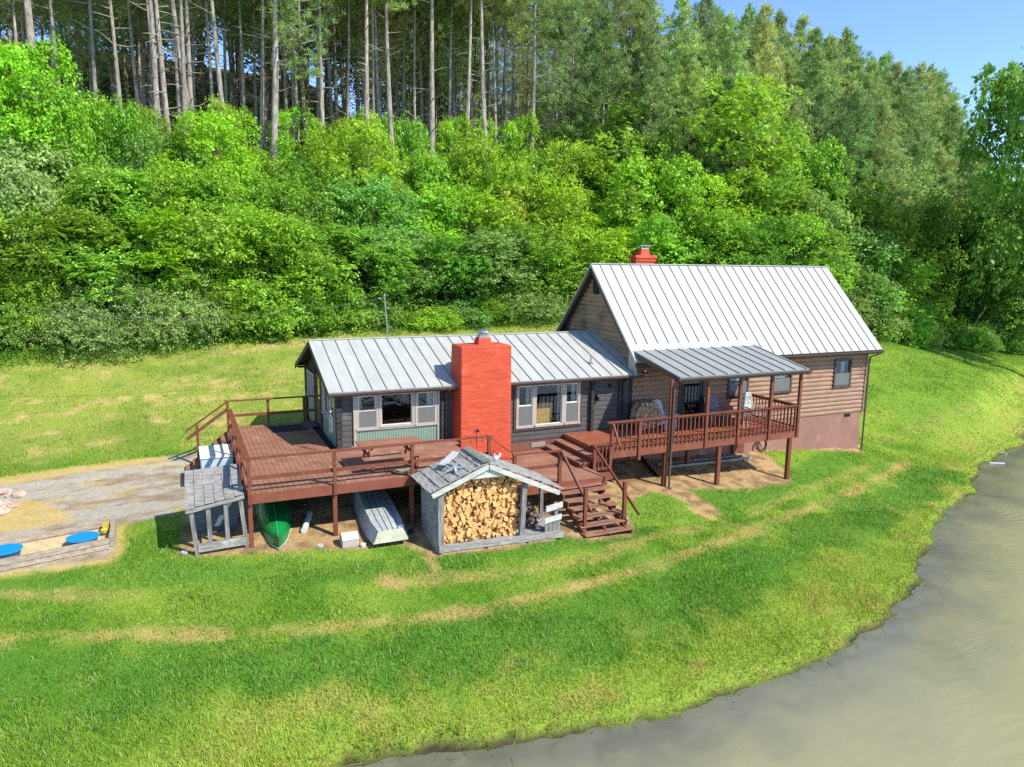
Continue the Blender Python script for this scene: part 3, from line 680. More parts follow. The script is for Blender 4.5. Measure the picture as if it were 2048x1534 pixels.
wb = MB(); log_wall(wb, 'y', 6.0, 1, 11.3, 23.93, -.343, 3.1, .192, .045); wb.build('wall', M_LOG, BIG)
ct = MB(); ct.box(23.90, 24.0, -.075, .03, -.343, 2.52); ct.box(23.94, 24.01, .03, .10, -.343, 2.6); ct.build('corner_trim', M_LOG, BIG)
fd = MB(); fd.box(11.3, 23.91, -.0, .25, -3.3, -.345); fd.box(23.66, 23.91, .25, 6.0, -3.3, -.345); fd.box(11.3, 23.66, 5.75, 5.98, -2.2, -.345); fd.build('foundation', M_STUCCO, BIG)
vt = MB(); vt.box(22.85, 23.22, -.02, .0, -.50, -.36); 
for i in range(5): vt.box(22.87, 23.20, -.03, -.02, -.485+i*.024, -.475+i*.024)
vt.build('foundation_vent', M_BLACK, BIG)
seam_roof('roof', (BX0, BE[0], BE[1]), (BX1, BE[0], BE[1]), (BX1, BR[0], BR[1]), (BX0, BR[0], BR[1]), [M_BIGROOF, M_SEAM], BIG, .497, first=.4, thick=.06)
seam_roof('roof', (BX1, 6.534, BE[1]), (BX0, 6.534, BE[1]), (BX0, BR[0], BR[1]), (BX1, BR[0], BR[1]), [M_BIGROOF, M_SEAM], BIG, .497, thick=.06)
rc = MB(); rc.beam((BX0-.01, BR[0], BR[1]+.01), (BX1+.01, BR[0], BR[1]+.01), .14, .04); rc.build('ridge_cap', M_BIGROOF, BIG)
for xx in (BX0+.02, BX1-.02):
    for yy in (BE[0], 6.534): MB().beam((xx, yy, BE[1]-.16), (xx, BR[0], BR[1]-.16), .03, .2, side=(1, 0, 0)).build('bargeboard', M_TRIM, BIG)
rt_ = MB(); rt_.beam((BX0-.005, BE[0], BE[1]-.02), (BX0-.005, BR[0], BR[1]-.02), .04, .09, side=(1, 0, 0)); rt_.build('drip_edge', M_BIGROOF, BIG)
sf = MB()
for x0, x1 in ((BX0+.04, 11.42), (23.95, BX1-.04)):
    for yy in (BE[0]+.04, 6.49):
        zz = BE[1]+.04-.02
        q = [(x0, yy, zz-.14), (x1, yy, zz-.14), (x1, BR[0], BR[1]-.16), (x0, BR[0], BR[1]-.16)]
        sf.hexa(q+[(a, b_, c+.03) for a, b_, c in q])
sf.box(11.5, 24.0, BE[0]+.04, -.0, 2.49, 2.52); sf.build('soffit', M_TRIMD, BIG)
fs = MB(); fs.box(BX0, BX1, BE[0], BE[0]+.03, BE[1]-.19, BE[1]-.055); fs.build('fascia', M_TRIM, BIG)
# wedge return at the eave corner
wd = MB(); wd.hexa([(BX0, BE[0], 2.05), (BX0+.05, BE[0], 2.05), (BX0+.05, -.02, 2.35), (BX0, -.02, 2.35), (BX0, BE[0], 2.55), (BX0+.05, BE[0], 2.55), (BX0+.05, -.02, 3.05), (BX0, -.02, 3.05)]); wd.build('eave_return', M_FRAME, BIG)
gutter([(17.22, BE[0]-.055, BE[1]-.085), (BX1+.04, BE[0]-.055, BE[1]-.085)], BIG)
downspout(BIG, [(24.0, BE[0]-.05, BE[1]-.14), (24.0, BE[0]-.05, 2.40), (24.02, -.15, 2.22), (24.04, -.11, 2.05), (24.04, -.11, -2.12)])
for a, b, z0, z1 in ((15.96, 16.99, .91, 2.14), (18.37, 19.39, .91, 2.14), (21.95, 22.95, .96, 2.17)):
    window(BIG, a, b, z0, z1, -.02, 'hung', fm=M_TRIM, sm=M_TRIM, curtain=[(b-.42, b-.2, z0+.05)] if a > 20 else [(a+.1, b-.1, z0+.1)], label='window with a pale curtain in its upper sash' if a > 20 else None, split=.48)
lv = MB(); lv.box(11.33, 11.42, 2.86, 3.28, 4.99, 5.62)
for i in range(9): lv.hexa([(11.29, 2.9, 5.03+i*.064), (11.33, 2.9, 5.05+i*.064), (11.33, 3.24, 5.05+i*.064), (11.29, 3.24, 5.03+i*.064), (11.29, 2.9, 5.045+i*.064), (11.33, 2.9, 5.08+i*.064), (11.33, 3.24, 5.08+i*.064), (11.29, 3.24, 5.045+i*.064)])
lv.build('gable_vent', M_TRIMD, BIG)
# front door
dr = MB(); dr.box(13.46, 13.58, -.07, .02, 0, 2.14); dr.box(14.62, 14.74, -.07, .02, 0, 2.14); dr.box(13.58, 14.62, -.07, .02, 2.02, 2.14); dr.build('door_frame', M_TRIMD, BIG)
dr = MB(); dr.box(13.60, 13.72, -.05, -.01, .01, 2.01); dr.box(14.48, 14.60, -.05, -.01, .01, 2.01); dr.box(13.72, 14.48, -.05, -.01, 1.88, 2.01); dr.box(13.72, 14.48, -.05, -.01, .01, .22)
dro = dr.build('door', M_BLACK, BIG); g = MB(); g.box(13.72, 14.48, -.034, -.03, .22, 1.88); g.build('pane', M_GLASSD, dro)
h = MB(); h.tube([(13.67, -.05, 1.0), (13.67, -.10, 1.0), (13.75, -.10, 1.0)], .014); h.build('handle', M_STEEL, dro)
cu = MB(); cu.tube([(13.76, .12, 1.62), (14.44, .12, 1.62)], .07, 10); cu.build('blind', M_CURT, dro)
for i in range(2):
    sh = MB()
    for k in range(3):
        x = 13.86+i*.36+k*.09; sh.lathe((x, .25, .42+.02*k), [(.03, 0), (.045, .05), (.02, .10)], 8)
    sh.build('glassware', M_WHITE, dro)
lt = MB(); lt.box(13.8, 14.42, .2, .34, .36, .42); lt.build('shelf', M_WHITE, dro)
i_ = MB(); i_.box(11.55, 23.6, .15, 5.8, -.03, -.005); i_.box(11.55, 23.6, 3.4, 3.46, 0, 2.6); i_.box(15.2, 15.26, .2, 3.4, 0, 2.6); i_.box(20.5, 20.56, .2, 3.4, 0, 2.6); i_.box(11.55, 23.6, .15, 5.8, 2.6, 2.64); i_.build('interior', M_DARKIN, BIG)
# rear chimney
c2_ = MB(); c2_.box(13.46, 14.44, 3.34, 3.72, 5.4, 6.36); c2_.box(13.43, 14.48, 3.31, 3.75, 6.36, 6.50); c2_.box(13.39, 14.52, 3.27, 3.79, 6.50, 6.64)
c2o = c2_.build('chimney', M_RED, BIG, bevel=.015)
f2 = MB(); f2.hexa([(13.72, 3.38, 6.64), (14.20, 3.38, 6.64), (14.20, 3.68, 6.64), (13.72, 3.68, 6.64), (13.76, 3.40, 6.90), (14.16, 3.40, 6.90), (14.16, 3.66, 6.90), (13.76, 3.66, 6.90)]); f2.build('flue', M_RED, c2o)
f2 = MB(); f2.box(13.78, 14.14, 3.42, 3.64, 6.90, 6.94)
for a in (13.80, 14.12):
    for c in (3.44, 3.62): f2.box(a-.012, a+.012, c-.012, c+.012, 6.94, 7.03)
f2.box(13.68, 14.24, 3.34, 3.72, 7.03, 7.06); f2.build('chimney_cap', M_STEEL, c2o)
# flood light on the wall corner
fl = MB(); fl.lathe((11.75, -.14, 2.0), [(.05, 0), (.13, .02), (.15, .09), (.12, .13), (.03, .15)], 14); fl.box(11.70, 11.80, -.12, .0, 2.12, 2.2); fl.build('wall_lamp', M_STEEL, BIG)
def sconce(x, z, r=.05, label=None):
    m = MB(); m.box(x-.05, x+.05, -.06, -.02, z-.1, z+.12); m.lathe((x, -.12, z-.12), [(r*.5, 0), (r, .04), (r*1.2, .18), (r*.5, .24)], 10); m.build('wall_lamp', M_BLACK, COT)
sconce(3.50, 1.62); sconce(9.66, 1.26, .06)
m = MB(); m.tube([(10.2, -.06, 1.72), (10.2, -.16, 1.70), (10.2, -.17, 1.60)], .05); m.build('spot_lamp', M_BLACK, COT)
# ================================================================ front porch
POR = thing('porch', (12.9, -1.4, -1.9), 'raised red-brown porch with baluster railing, slender posts and slate metal roof', 'porch')
PY = -2.77
fl = MB(); y = PY+.0
while y < -.06:
    x0 = 8.25 if y > -2.0 else 8.55
    fl.box(x0, 17.10, y, min(y+.135, -.05), -.035, 0.0); y += .143
fl.build('floor', M_DECKO, POR)
fa = MB(); fa.box(8.55, 17.12, PY-.045, PY-.003, -.30, -.005); fa.box(17.105, 17.14, PY, -.05, -.30, -.005); fa.box(8.25, 8.29, -2.0, -.05, -.2, -.037); fa.box(8.55, 8.59, PY, -2.0, -.30, -.037)
for xx in np.arange(9, 17, .6): fa.box(xx, xx+.045, PY, -.06, -.26, -.037)
fa.build('fascia', M_FASCIA, POR)
fullx = [10.99, 12.60, 14.09, 15.60, 17.04]
for xx in fullx: MB().box(xx-.052, xx+.052, PY-.10, PY-.048 if False else PY+.0, -.30, 2.32 if True else 0).build('post', M_RAIL, POR)
for xx, z0, z1 in ((8.62, -.30, .95), (9.73, -.45, .95)): MB().box(xx-.055, xx+.055, PY-.10, PY+.0, z0, z1).build('post', M_RAIL, POR)
def tilt_post(x, y, z1, s=.07): MB().hexa([(x-s, y-s, gz(x, y)-.15), (x+s, y-s, gz(x, y)-.15), (x+s, y+s, gz(x, y)-.15), (x-s, y+s, gz(x, y)-.15), (x-s, y-s, z1), (x+s, y-s, z1), (x+s, y+s, z1), (x-s, y+s, z1)]).build('leg', M_RAIL, POR)
for xx in (10.93, 13.34, 16.81): tilt_post(xx, PY+.06, -.30)
for xx in (9.0, 13.3): tilt_post(xx, -1.0, -.30)
def rail_cap(m, p, q): m.beam(p, q, .14, .035)
tr = MB(); tr.box(8.42, 17.12, PY-.13, PY+.03, .95, .985); tr.box(8.62, 17.0, PY-.06, PY-.02, .87, .95)
tr.box(16.97, 17.13, PY+.03, -.10, .95, .985); tr.box(17.02, 17.06, PY+.03, -.10, .87, .95); tr.build('handrail', M_RAIL, POR)
br = MB(); br.box(8.62, 17.0, PY-.06, PY-.02, .06, .13); br.box(17.02, 17.06, PY+.03, -.10, .06, .13); br.build('bottom_rail', M_RAIL, POR)
xs = [8.62, 9.73]+fullx
for a, b in zip(xs[:-1], xs[1:]):
    n = max(2, round((b-a-.1)/.172)); 
    for i in range(1, n):
        x = a+(b-a)*i/n; MB().box(x-.019, x+.019, PY-.095, PY-.062, -.02, .90).build('baluster', M_RAIL, POR)
for i in range(1, 15):
    y = PY+i*(2.6/15); MB().box(17.065, 17.098, y-.019, y+.019, -.02, .90).build('baluster', M_RAIL, POR)
PE, PT = (-3.066, 2.404), (-.14, 3.004)
seam_roof('roof', (11.16, PE[0], PE[1]), (17.19, PE[0], PE[1]), (17.19, PT[0], PT[1]), (11.16, PT[0], PT[1]), [M_PORROOF, M_SEAMD], POR, .545, first=.42, thick=.05)
fz = MB(); fz.plate((11.0, -.20, 2.975), (17.2, -.20, 2.975), (17.2, .02, 3.21), (11.0, .02, 3.21), .02); fz.build('flashing', M_BIGROOF, POR)
fs = MB(); fs.box(11.14, 17.21, PE[0]-.0, PE[0]+.03, PE[1]-.17, PE[1]-.052)
for xx in (11.16, 17.17): fs.beam((xx, PE[0]+.03, PE[1]-.12), (xx, -.55 if xx > 12 else PT[0]-.3, PT[1]-.19), .03, .15, side=(1, 0, 0))
fs.box(11.2, 17.15, PY-.10, PY+.0, 2.22, 2.34)
fs.build('fascia', M_TRIM, POR)
for i in range(11):
    x = 11.3+i*.57; r_ = MB(); r_.beam((x, PE[0]+.05, PE[1]-.11), (x, -.1, 2.90), .04, .11, side=(1, 0, 0)); r_.build('rafter', M_TRIM, POR)
gutter([(11.12, PE[0]-.052, PE[1]-.075), (17.24, PE[0]-.052, PE[1]-.075)], POR)
downspout(POR, [(11.22, PE[0]-.05, PE[1]-.12), (11.22, PE[0]-.03, 2.22), (11.06, PY-.13, 2.04), (11.05, PY-.14, 1.9), (11.02, PY-.14, -1.52), (11.02, PY-.24, -1.60)])
# ================================================================ platform, landing and stairs
LND = thing('deck_stairs', (7, -3, -1.6), 'red-brown landing with box steps up to porch and open wooden stairs to lawn', 'stairs')
LZ = -.52
f = MB(); y = -3.93
while y < -.10:
    a, b = 4.50, 7.72
    if y > -.95: pieces = [(5.82, b)]
    else: pieces = [(a, b)]
    for u, w in pieces: f.box(u, w, y, y+.135, LZ-.035, LZ)
    y += .143
f.build('landing', M_DECK, LND)
f = MB(); f.box(4.5, 7.74, -3.985, -3.94, LZ-.26, LZ-.004); f.box(7.725, 7.76, -3.9, -3.0, LZ-.26, LZ-.004); f.build('fascia', M_FASCIA, LND)
# box steps up to the porch
for i, (xa, z, ye) in enumerate(((7.42, LZ+.17, -2.78), (7.84, LZ+.345, -2.86))):
    s = MB(); s.box(xa, xa+.19, ye, -.12, z-.035, z, 0); s.box(xa+.20, xa+.43, ye, -.12, z-.035, z, 0); s.box(xa+.02, xa+.045, ye+.02, -.13, z-.175, z-.037, 1); s.box(xa+.05, xa+.42, ye+.02, ye+.05, z-.175, z-.037, 1)
    s.build('step', [M_DECK, M_RAIL], LND)
s = MB(); s.box(8.26, 8.54, PY, -2.0, -.04, -.006); s.box(8.2, 8.245, -2.78, -.1, -.19, -.045); s.build('step', [M_RAIL], LND)
# steps between lower deck and landing
for i in range(3):
    s = MB(); xa = 3.66+i*.28; z = .234-.19*(i+1); s.box(xa, xa+.29, -3.85, -.95, z-.035, z); s.box(xa, xa+.03, -3.85, -.95, z-.19, z-.037); s.build('step', M_DECK, LND)
# wide open stairs to the lawn
for i in range(7):
    z = LZ-.06-.165*i-.0; yf = -4.10-.292*i; w0, w1 = 5.90+.0*i, 7.46+.02*i
    if i == 0: z = LZ-.13; yf = -4.16
    t = MB(); t.box(w0, w1, yf, yf+.14, z-.04, z, 0); t.box(w0, w1, yf+.155, yf+.29, z-.04, z, 0)
    t.build('tread', M_DECK, LND)
    g_ = MB(); g_.box(w0+.35, w1-.42, yf+.03, yf+.07, z, z+.004); g_.box(w0+.30, w1-.47, yf+.10, yf+.13, z, z+.004); g_.build('grip_strip', mat('grip_tape', (.12, .10, .11), rough=.95) if i == 0 else bpy.data.materials['grip_tape'], LND)
    for xx in (w0+.04, (w0+w1)/2, w1-.08):
        r_ = MB(); r_.box(xx, xx+.045, yf+.03, yf+.27, z-.165, z-.04); r_.build('riser_block', M_RAIL, LND)
for xx in (5.97, 6.68, 7.38):
    s = MB(); s.beam((xx, -3.95, LZ-.34), (xx, -5.72, -1.66), .045, .16, side=(1, 0, 0)); s.build('stringer', M_RAIL, LND)
ps = MB(); ps.box(6.0, 6.1, -5.55, -5.45, gz(6.05, -5.5)-.1, -.25); ps.build('newel_post', M_RAIL, LND)
ps = MB(); ps.box(7.40, 7.50, -5.50, -5.40, gz(7.4, -5.5)-.1, -.22); ps.build('newel_post', M_RAIL, LND)
for xx, y_, z0, z1 in ((6.02, -3.93, -.9, .50), (4.47, -3.93, -1.75, .50), (7.88, -2.92, -.95, .24), (8.53, -2.88, -1.0, .24)):
    MB().box(xx-.05, xx+.05, y_-.05, y_+.05, z0, z1).build('post', M_RAIL, LND)
for xx, y_ in ((4.65, -3.8), (7.62, -3.8), (8.05, -2.85)): MB().box(xx-.05, xx+.05, y_-.05, y_+.05, gz(xx, y_)-.1, -.74).build('post', M_RAIL, LND)
h = MB(); h.box(4.40, 6.10, -4.0, -3.86, .50, .535); h.box(4.5, 5.98, -3.95, -3.91, .0, .10)
h.beam((3.56, -3.93, 1.21), (4.47, -3.93, .52), .13, .035); h.beam((3.62, -3.93, .70), (4.45, -3.93, .06), .035, .10)
h.box(7.80, 8.62, -3.0, -2.83, .24, .275); h.box(7.93, 8.5, -2.93, -2.89, .14, .2); h.box(7.93, 8.5, -2.93, -2.89, -.62, -.52)
h.beam((6.05, -3.98, .50), (6.20, -5.62, -.95), .05, .085, side=(1, 0, 0)); h.beam((7.84, -2.98, .24), (7.66, -5.95, -1.12), .05, .085, side=(1, 0, 0))
h.beam((8.62, -2.85, .93), (8.60, -3.35, .25), .04, .07, side=(1, 0, 0))
h.build('handrail', M_RAIL, LND)
MB().box(7.80, 8.62, -2.97, -2.88, -.98, -.72).build('fascia', M_FASCIA, LND)
for x in (8.03, 8.18, 8.33): MB().box(x-.019, x+.019, -2.96, -2.93, -.62, .22).build('baluster', M_RAIL, LND)
# ================================================================ lower deck
DK = thing('wooden_deck', (0, -2, -1.2), 'broad red-brown wooden deck with two-rail railing around the dark cottage end', 'deck')
DZ = .234
f = MB(); x = -3.10
while x < -.35: f.box(x, x+.137, -3.92, 4.36, DZ-.035, DZ); x += .1465
xb = x
y = -3.92
while y < -.12:
    a = xb; b = 3.62
    if y > -.95: b = 3.84
    f.box(a+.005, b, y, min(y+.132, -.1), DZ-.035, DZ); y += .1465
f.build('floor', M_DECK, DK)
gap = MB(); gap.box(-3.05, 3.55, -3.88, -.1, DZ-.06, DZ-.045); gap.box(-3.05, -.1, -.1, 4.3, DZ-.06, DZ-.045); gap.build('gap_shade_sheet', M_DARKGAP, DK)  # near-black sheet standing in for the shade in the gaps between deck boards
f = MB(); f.box(-3.14, 3.64, -3.985, -3.94, -.03, DZ-.004); f.box(-3.145, -3.105, -3.94, 4.36, -.03, DZ-.004); f.box(-3.1, -.05, 4.362, 4.40, -.03, DZ-.004); f.box(3.62, 3.66, -3.93, -.95, -.5, DZ-.004)
f.build('fascia', M_FASCIA, DK)
for xx in (-3.11, -.92, 1.25, 3.60):
    MB().box(xx-.045, xx+.045, -4.04, -3.95, -.03, 1.17).build('post', M_RAIL, DK)
    MB().box(xx-.055, xx+.055, -3.94, -3.83, gz(xx, -3.9)-.1, DZ-.065).build('leg', M_RAIL, DK)
for xx, yy in ((-3.0, 0), (-3.0, 4.2), (-.6, 2), (1.2, -.5), (3.5, -1.0)): MB().box(xx-.055, xx+.055, yy-.055, yy+.055, gz(xx, yy)-.1, DZ-.065).build('leg', M_RAIL, DK)
for yy in (-2.3, -.6, 1.1, 2.78): MB().box(-3.20, -3.148, yy-.045, yy+.045, 0, 1.17).build('post', M_RAIL, DK)
MB().box(-3.16, -3.07, 4.24, 4.33, 0, 1.17).build('post', M_RAIL, DK)
for xx in (-1.72, -.42): MB().box(xx-.045, xx+.045, 4.40, 4.48, 0, 1.17).build('post', M_RAIL, DK)
h = MB(); h.box(-3.22, 3.68, -4.05, -3.90, 1.17, 1.205); h.box(-3.1, 3.6, -3.95, -3.912, .60, .70)
h.box(-3.22, -3.06, -3.90, 2.85, 1.17, 1.205); h.box(-3.148, -3.11, -3.9, 2.82, .60, .70)
h.box(-3.18, -.06, 4.33, 4.48, 1.17, 1.205); h.box(-3.1, -.06, 4.36, 4.398, .60, .70)
h.build('handrail', M_RAIL, DK)
# side steps and rail
h = MB(); h.beam((-3.12, 4.30, 1.19), (-4.52, 4.30, .22), .09, .05, side=(0, 1, 0)); h.beam((-3.12, 4.30, .92), (-4.52, 4.30, -.08), .04, .11, side=(0, 1, 0)); h.build('stair_rail', M_RAIL, DK)
MB().box(-4.2, -4.11, 4.24, 4.33, gz(-4.15, 4.3)-.15, .40).build('post', M_RAIL, DK)
for i in range(6):
    xx = -3.16-.235*(i+1); z = DZ-.20*(i+1)
    t = MB(); t.box(xx-.03, xx+.11, 2.9, 4.2, z-.04, z); t.box(xx+.12, xx+.25, 2.9, 4.2, z-.04, z); t.box(xx+.2, xx+.23, 2.92, 4.18, z-.04, z+.15); t.build('tread', M_DECK, DK)
for yy in (2.88, 4.2): MB().beam((-3.16, yy, .05), (-4.6, yy, -1.2), .04, .2, side=(0, 1, 0)).build('stringer', M_RAIL, DK)
# ================================================================ firewood
M_SPLIT = mat('split_wood', srgb(232, 190, 126), srgb(206, 150, 90), rough=.85, scale=6, stretch=(3, .6, 3), bump=.003, rnd=.2, stain=(srgb(168, 116, 76), 4, .62))
M_OLDW = mat('old_wood', srgb(206, 176, 138), srgb(160, 132, 102), rough=.9, scale=6, bump=.004, rnd=.3)
M_GREYW = mat('grey_scrap', srgb(140, 122, 106), srgb(96, 86, 78), rough=.9, scale=6, bump=.003, rnd=.3)
M_LBARK = mat('log_bark', srgb(120, 92, 70), srgb(88, 68, 54), rough=.95, scale=6, bump=.006, rnd=.2)
def wedge_mesh(seed, L=.42):
    rg = random.Random(seed); n = rg.choice((3, 3, 4, 4, 5)); m = MB(); a0 = rg.uniform(0, 6.28)
    pts = [(math.cos(a0+6.283*i/n+rg.uniform(-.28, .28))*rg.uniform(.066, .112), math.sin(a0+6.283*i/n+rg.uniform(-.28, .28))*rg.uniform(.060, .100)) for i in range(n)]
    q = [(x*rg.uniform(.85, 1.1), y*rg.uniform(.85, 1.1)) for x, y in pts]
    k = [(x, rg.uniform(-.008, .008), z) for x, z in pts]+[(x, L, z) for x, z in q]
    m.add(k, [list(range(n)), [n+i for i in range(n)][::-1]], 0)
    for i in range(n): m.add([k[i], k[n+i], k[n+(i+1) % n], k[(i+1) % n]], [(0, 1, 2, 3)], 1 if (i == 0 and rg.random() < .4) else 0)
    return m
rg = random.Random(11)
protos = []
for i in range(12):
    o = wedge_mesh(i+3).build('split_log', [M_SPLIT, M_LBARK]); protos.append(o)
SHX0, SHX1, SHY = 1.62, 3.88, -5.48
cnt = 0; z = -1.27; row = 0; pts_l = []
while True:
    x = SHX0+.05+(row % 2)*.055; any_ = False
    while x < SHX1-.03:
        top = min(.26+(x-1.3)*.40, .86-(x-2.85)*.45)-.16
        if z < top: pts_l.append((x, z)); any_ = True
        x += rg.uniform(.116, .146)
    z += .100; row += 1
    if z > .75: break
for i, (x, z) in enumerate(pts_l[:298]):
    src = protos[i % 12]; o = src if i < 12 else src.copy()
    if i >= 12: COL.objects.link(o)
    o.location = (x+rg.uniform(-.02, .02), SHY+rg.uniform(-.09, .08)+(.12 if z > .2 else 0), z+rg.uniform(-.015, .015)); o.rotation_euler = (rg.uniform(-.08, .08), rg.uniform(0, 6.28), rg.uniform(-.12, .12))
    o.scale = (rg.uniform(.82, 1.04),)*3
    tag(o, 'freshly split yellow firewood log stacked in the weathered grey woodshed', 'log', 'split firewood stacked in the woodshed')
# loose grey offcuts in the right bay
for i in range(26):
    o = wedge_mesh(100+i, .5).build('scrap_wood', [M_GREYW, M_GREYW])
    x = rg.uniform(4.12, 4.66); h_ = max(0, 1-(x-4.1)/.62); z = -1.30+rg.random()*(.28+.62*h_)
    o.location = (x, -5.1+rg.uniform(-.35, .1), z); o.rotation_euler = (rg.uniform(-.5, .4), rg.uniform(0, 6.28), rg.uniform(-.9, .9)); o.scale = (.75, .75, .75)
    tag(o, 'grey weathered offcut heaped in the open right bay of the woodshed', 'offcut', 'grey offcuts in the woodshed')
# porch wood pile in a hoop
HP = (11.50, -.55, .52)
hp = thing('log_hoop', (11.5, -.5, 0), 'round black metal firewood hoop holding logs on the porch', 'log rack')
for yy in (-.75, -.38):
    m = MB(); m.tube([(HP[0]+.60*math.cos(t*.2618), yy, HP[2]+.05+.56*math.sin(t*.2618)) for t in range(25)], .014, 6); m.build('ring', M_BLACK, hp)
m = MB(); m.box(11.2, 11.24, -.78, -.35, 0, .12); m.box(11.76, 11.8, -.78, -.35, 0, .12); m.build('foot', M_BLACK, hp)
k = 0; lp = [wedge_mesh(200+i, .44).build('porch_log', [M_OLDW, M_LBARK]) for i in range(6)]
for r_i in range(8):
    z = .12+r_i*.125
    hw = math.sqrt(max(0, .54**2-(z-.56)**2)); n = int(2*hw/.135)
    for j in range(n):
        o = lp[k % 6] if k < 6 else lp[k % 6].copy()
        if k >= 6: COL.objects.link(o)
        o.location = (HP[0]-hw+.09+j*(2*hw-.1)/max(1, n-1)*.98, -.80+rg.uniform(-.03, .03), z); o.rotation_euler = (0, rg.uniform(0, 6.28), rg.uniform(-.08, .08)); o.scale = (1.2, 1, 1.2); k += 1
        tag(o, 'brown aged firewood log stacked in the round hoop on the porch', 'log', 'firewood in the porch hoop')
# ================================================================ woodshed
WS = thing('woodshed', (3.2, -5, -1.6), 'open weathered grey woodshed with gabled board roof beside the deck stairs', 'shed')
def gzz(x, y): return gz(x, y)
w = MB(); z = gzz(1.45, -5.0)-.08
while z < .18:   # left side boards
    w.hexa([(1.42, -5.66, z), (1.45, -5.66, z), (1.45, -4.25, z), (1.42, -4.25, z), (1.435, -5.66, z+.20), (1.455, -5.66, z+.20), (1.455, -4.25, z+.20), (1.435, -4.25, z+.20)]); z += .19
w.build('side_wall', M_GREY, WS)
w = MB(); w.box(1.46, 3.95, -4.62, -4.58, -1.5, .35); w.build('back_wall', M_GREYX, WS)
MB().box(1.44, 1.60, -5.70, -5.56, gzz(1.5, -5.6)-.05, .22).build('post', M_GREYZ, WS)
p = MB(); p.hexa([(3.84, -5.70, -1.36), (3.98, -5.70, -1.36), (3.98, -5.58, -1.36), (3.84, -5.58, -1.36), (3.92, -5.70, .22), (4.06, -5.70, .22), (4.06, -5.58, .22), (3.92, -5.58, .22)]); p.build('post', M_GREYZ, WS)
for xx, yy in ((1.5, -4.3), (4.0, -4.5), (5.1, -4.5), (5.0, -5.62)): MB().box(xx-.05, xx+.05, yy-.05, yy+.05, gzz(xx, yy)-.05, .12 if xx < 4.5 else (-.15 if yy > -5 else -.50)).build('post', M_GREYZ, WS)
s = MB(); s.hexa([(1.44, -5.78, -1.40), (5.20, -5.78, -1.52), (5.20, -5.71, -1.52), (1.44, -5.71, -1.40), (1.44, -5.78, -1.22), (5.20, -5.78, -1.33), (5.20, -5.71, -1.33), (1.44, -5.71, -1.22)])
s.build('sill', M_GREYX, WS)
s = MB()
for a, b in ((1.5, 2.75), (2.85, 4.0), (4.1, 4.95)):
    s.box(a, b, -5.75, -5.66, gzz((a+b)/2, -5.7)-.06, -1.42-.03*(a-1.5))
s.build('base_board', mat('tan_board', srgb(202, 172, 134), srgb(170, 140, 108), rough=.85, scale=3, stretch=(1, 6, 6)), WS)
fl = MB()
for i in range(9): fl.box(1.6, 5.1, -5.70+i*.13, -5.59+i*.13, -1.37, -1.34)
fl.build('floor', M_GREYX, WS)
# little slatted gate at the right bay
s = MB(); s.hexa([(4.64, -5.74, -.72), (5.17, -5.74, -.64), (5.17, -5.71, -.64), (4.64, -5.71, -.72), (4.64, -5.74, -.54), (5.17, -5.74, -.46), (5.17, -5.71, -.46), (4.64, -5.71, -.54)])
s.hexa([(4.60, -5.74, -1.06), (5.14, -5.74, -.98), (5.14, -5.71, -.98), (4.60, -5.71, -1.06), (4.60, -5.74, -.90), (5.14, -5.74, -.82), (5.14, -5.71, -.82), (4.60, -5.71, -.90)])
s.build('slat', mat('pale_board', srgb(204, 202, 194), srgb(164, 162, 154), rough=.85, scale=3, stretch=(1, 6, 6)), WS)
s = MB()
for i in range(4): s.box(4.63+i*.125, 4.74+i*.125, -5.705, -5.68, -1.33, -1.0)
s.box(4.63, 4.72, -5.705, -5.68, -1.0, -.55); s.build('slat_post', M_GREYZ, WS)
# roof: overlapping boards on each slope
RX, RYF, RYB = 2.85, -5.78, -4.06
def board_roof(x_e, z_e, n, parent, dz=.012):
    m = MB(); ze, zr = z_e, .94
    for i in range(n):
        t0, t1 = i/n, (i+1)/n+.02
        xa, xb = x_e+(RX-x_e)*t0, x_e+(RX-x_e)*min(t1, 1); za, zb = ze+(zr-ze)*t0, ze+(zr-ze)*min(t1, 1)
        segs = 14; ys = [RYF+(RYB-RYF)*k/segs for k in range(segs+1)]
        for k in range(segs):
            y0, y1 = ys[k]+.003, ys[k+1]-.003; j = rg.uniform(-.008, .008)
            up = .030 if x_e < RX else .030
            q = [(xa, y0, za+up+j), (xb, y0, zb+j), (xb, y1, zb+j), (xa, y1, za+up+j)]
            if x_e > RX: q = [q[0], q[3], q[2], q[1]]
            q2 = [(a, b_, c-.02) for a, b_, c in q]
            m.hexa(q2+q)
    return m.build('roof', M_GREY, parent)
board_roof(1.17, .27, 6, WS); board_roof(5.16, -.09, 7, WS)
m = MB(); m.box(RX-.07, RX+.09, RYF, RYB, .955, .985); 
for i in range(9): m.hexa([(RX-.16, RYF+.19*i, .955), (RX+.02, RYF+.19*i, 1.0), (RX+.02, RYF+.19*i+.17, 1.0), (RX-.16, RYF+.19*i+.17, .945), (RX-.16, RYF+.19*i, .97), (RX+.02, RYF+.19*i, 1.015), (RX+.02, RYF+.19*i+.17, 1.01), (RX-.16, RYF+.19*i+.17, .955)])
m.build('ridge_shingles', mat('mossy_shingle', srgb(146, 146, 130), srgb(104, 106, 92), rough=.9, scale=8), WS)
m = MB(); m.beam((1.24, RYF-.02, .19), (RX, RYF-.02, .84), .035, .13, side=(0, 1, 0)); m.beam((RX, RYF-.02, .84), (5.02, RYF-.02, -.17), .035, .13, side=(0, 1, 0))
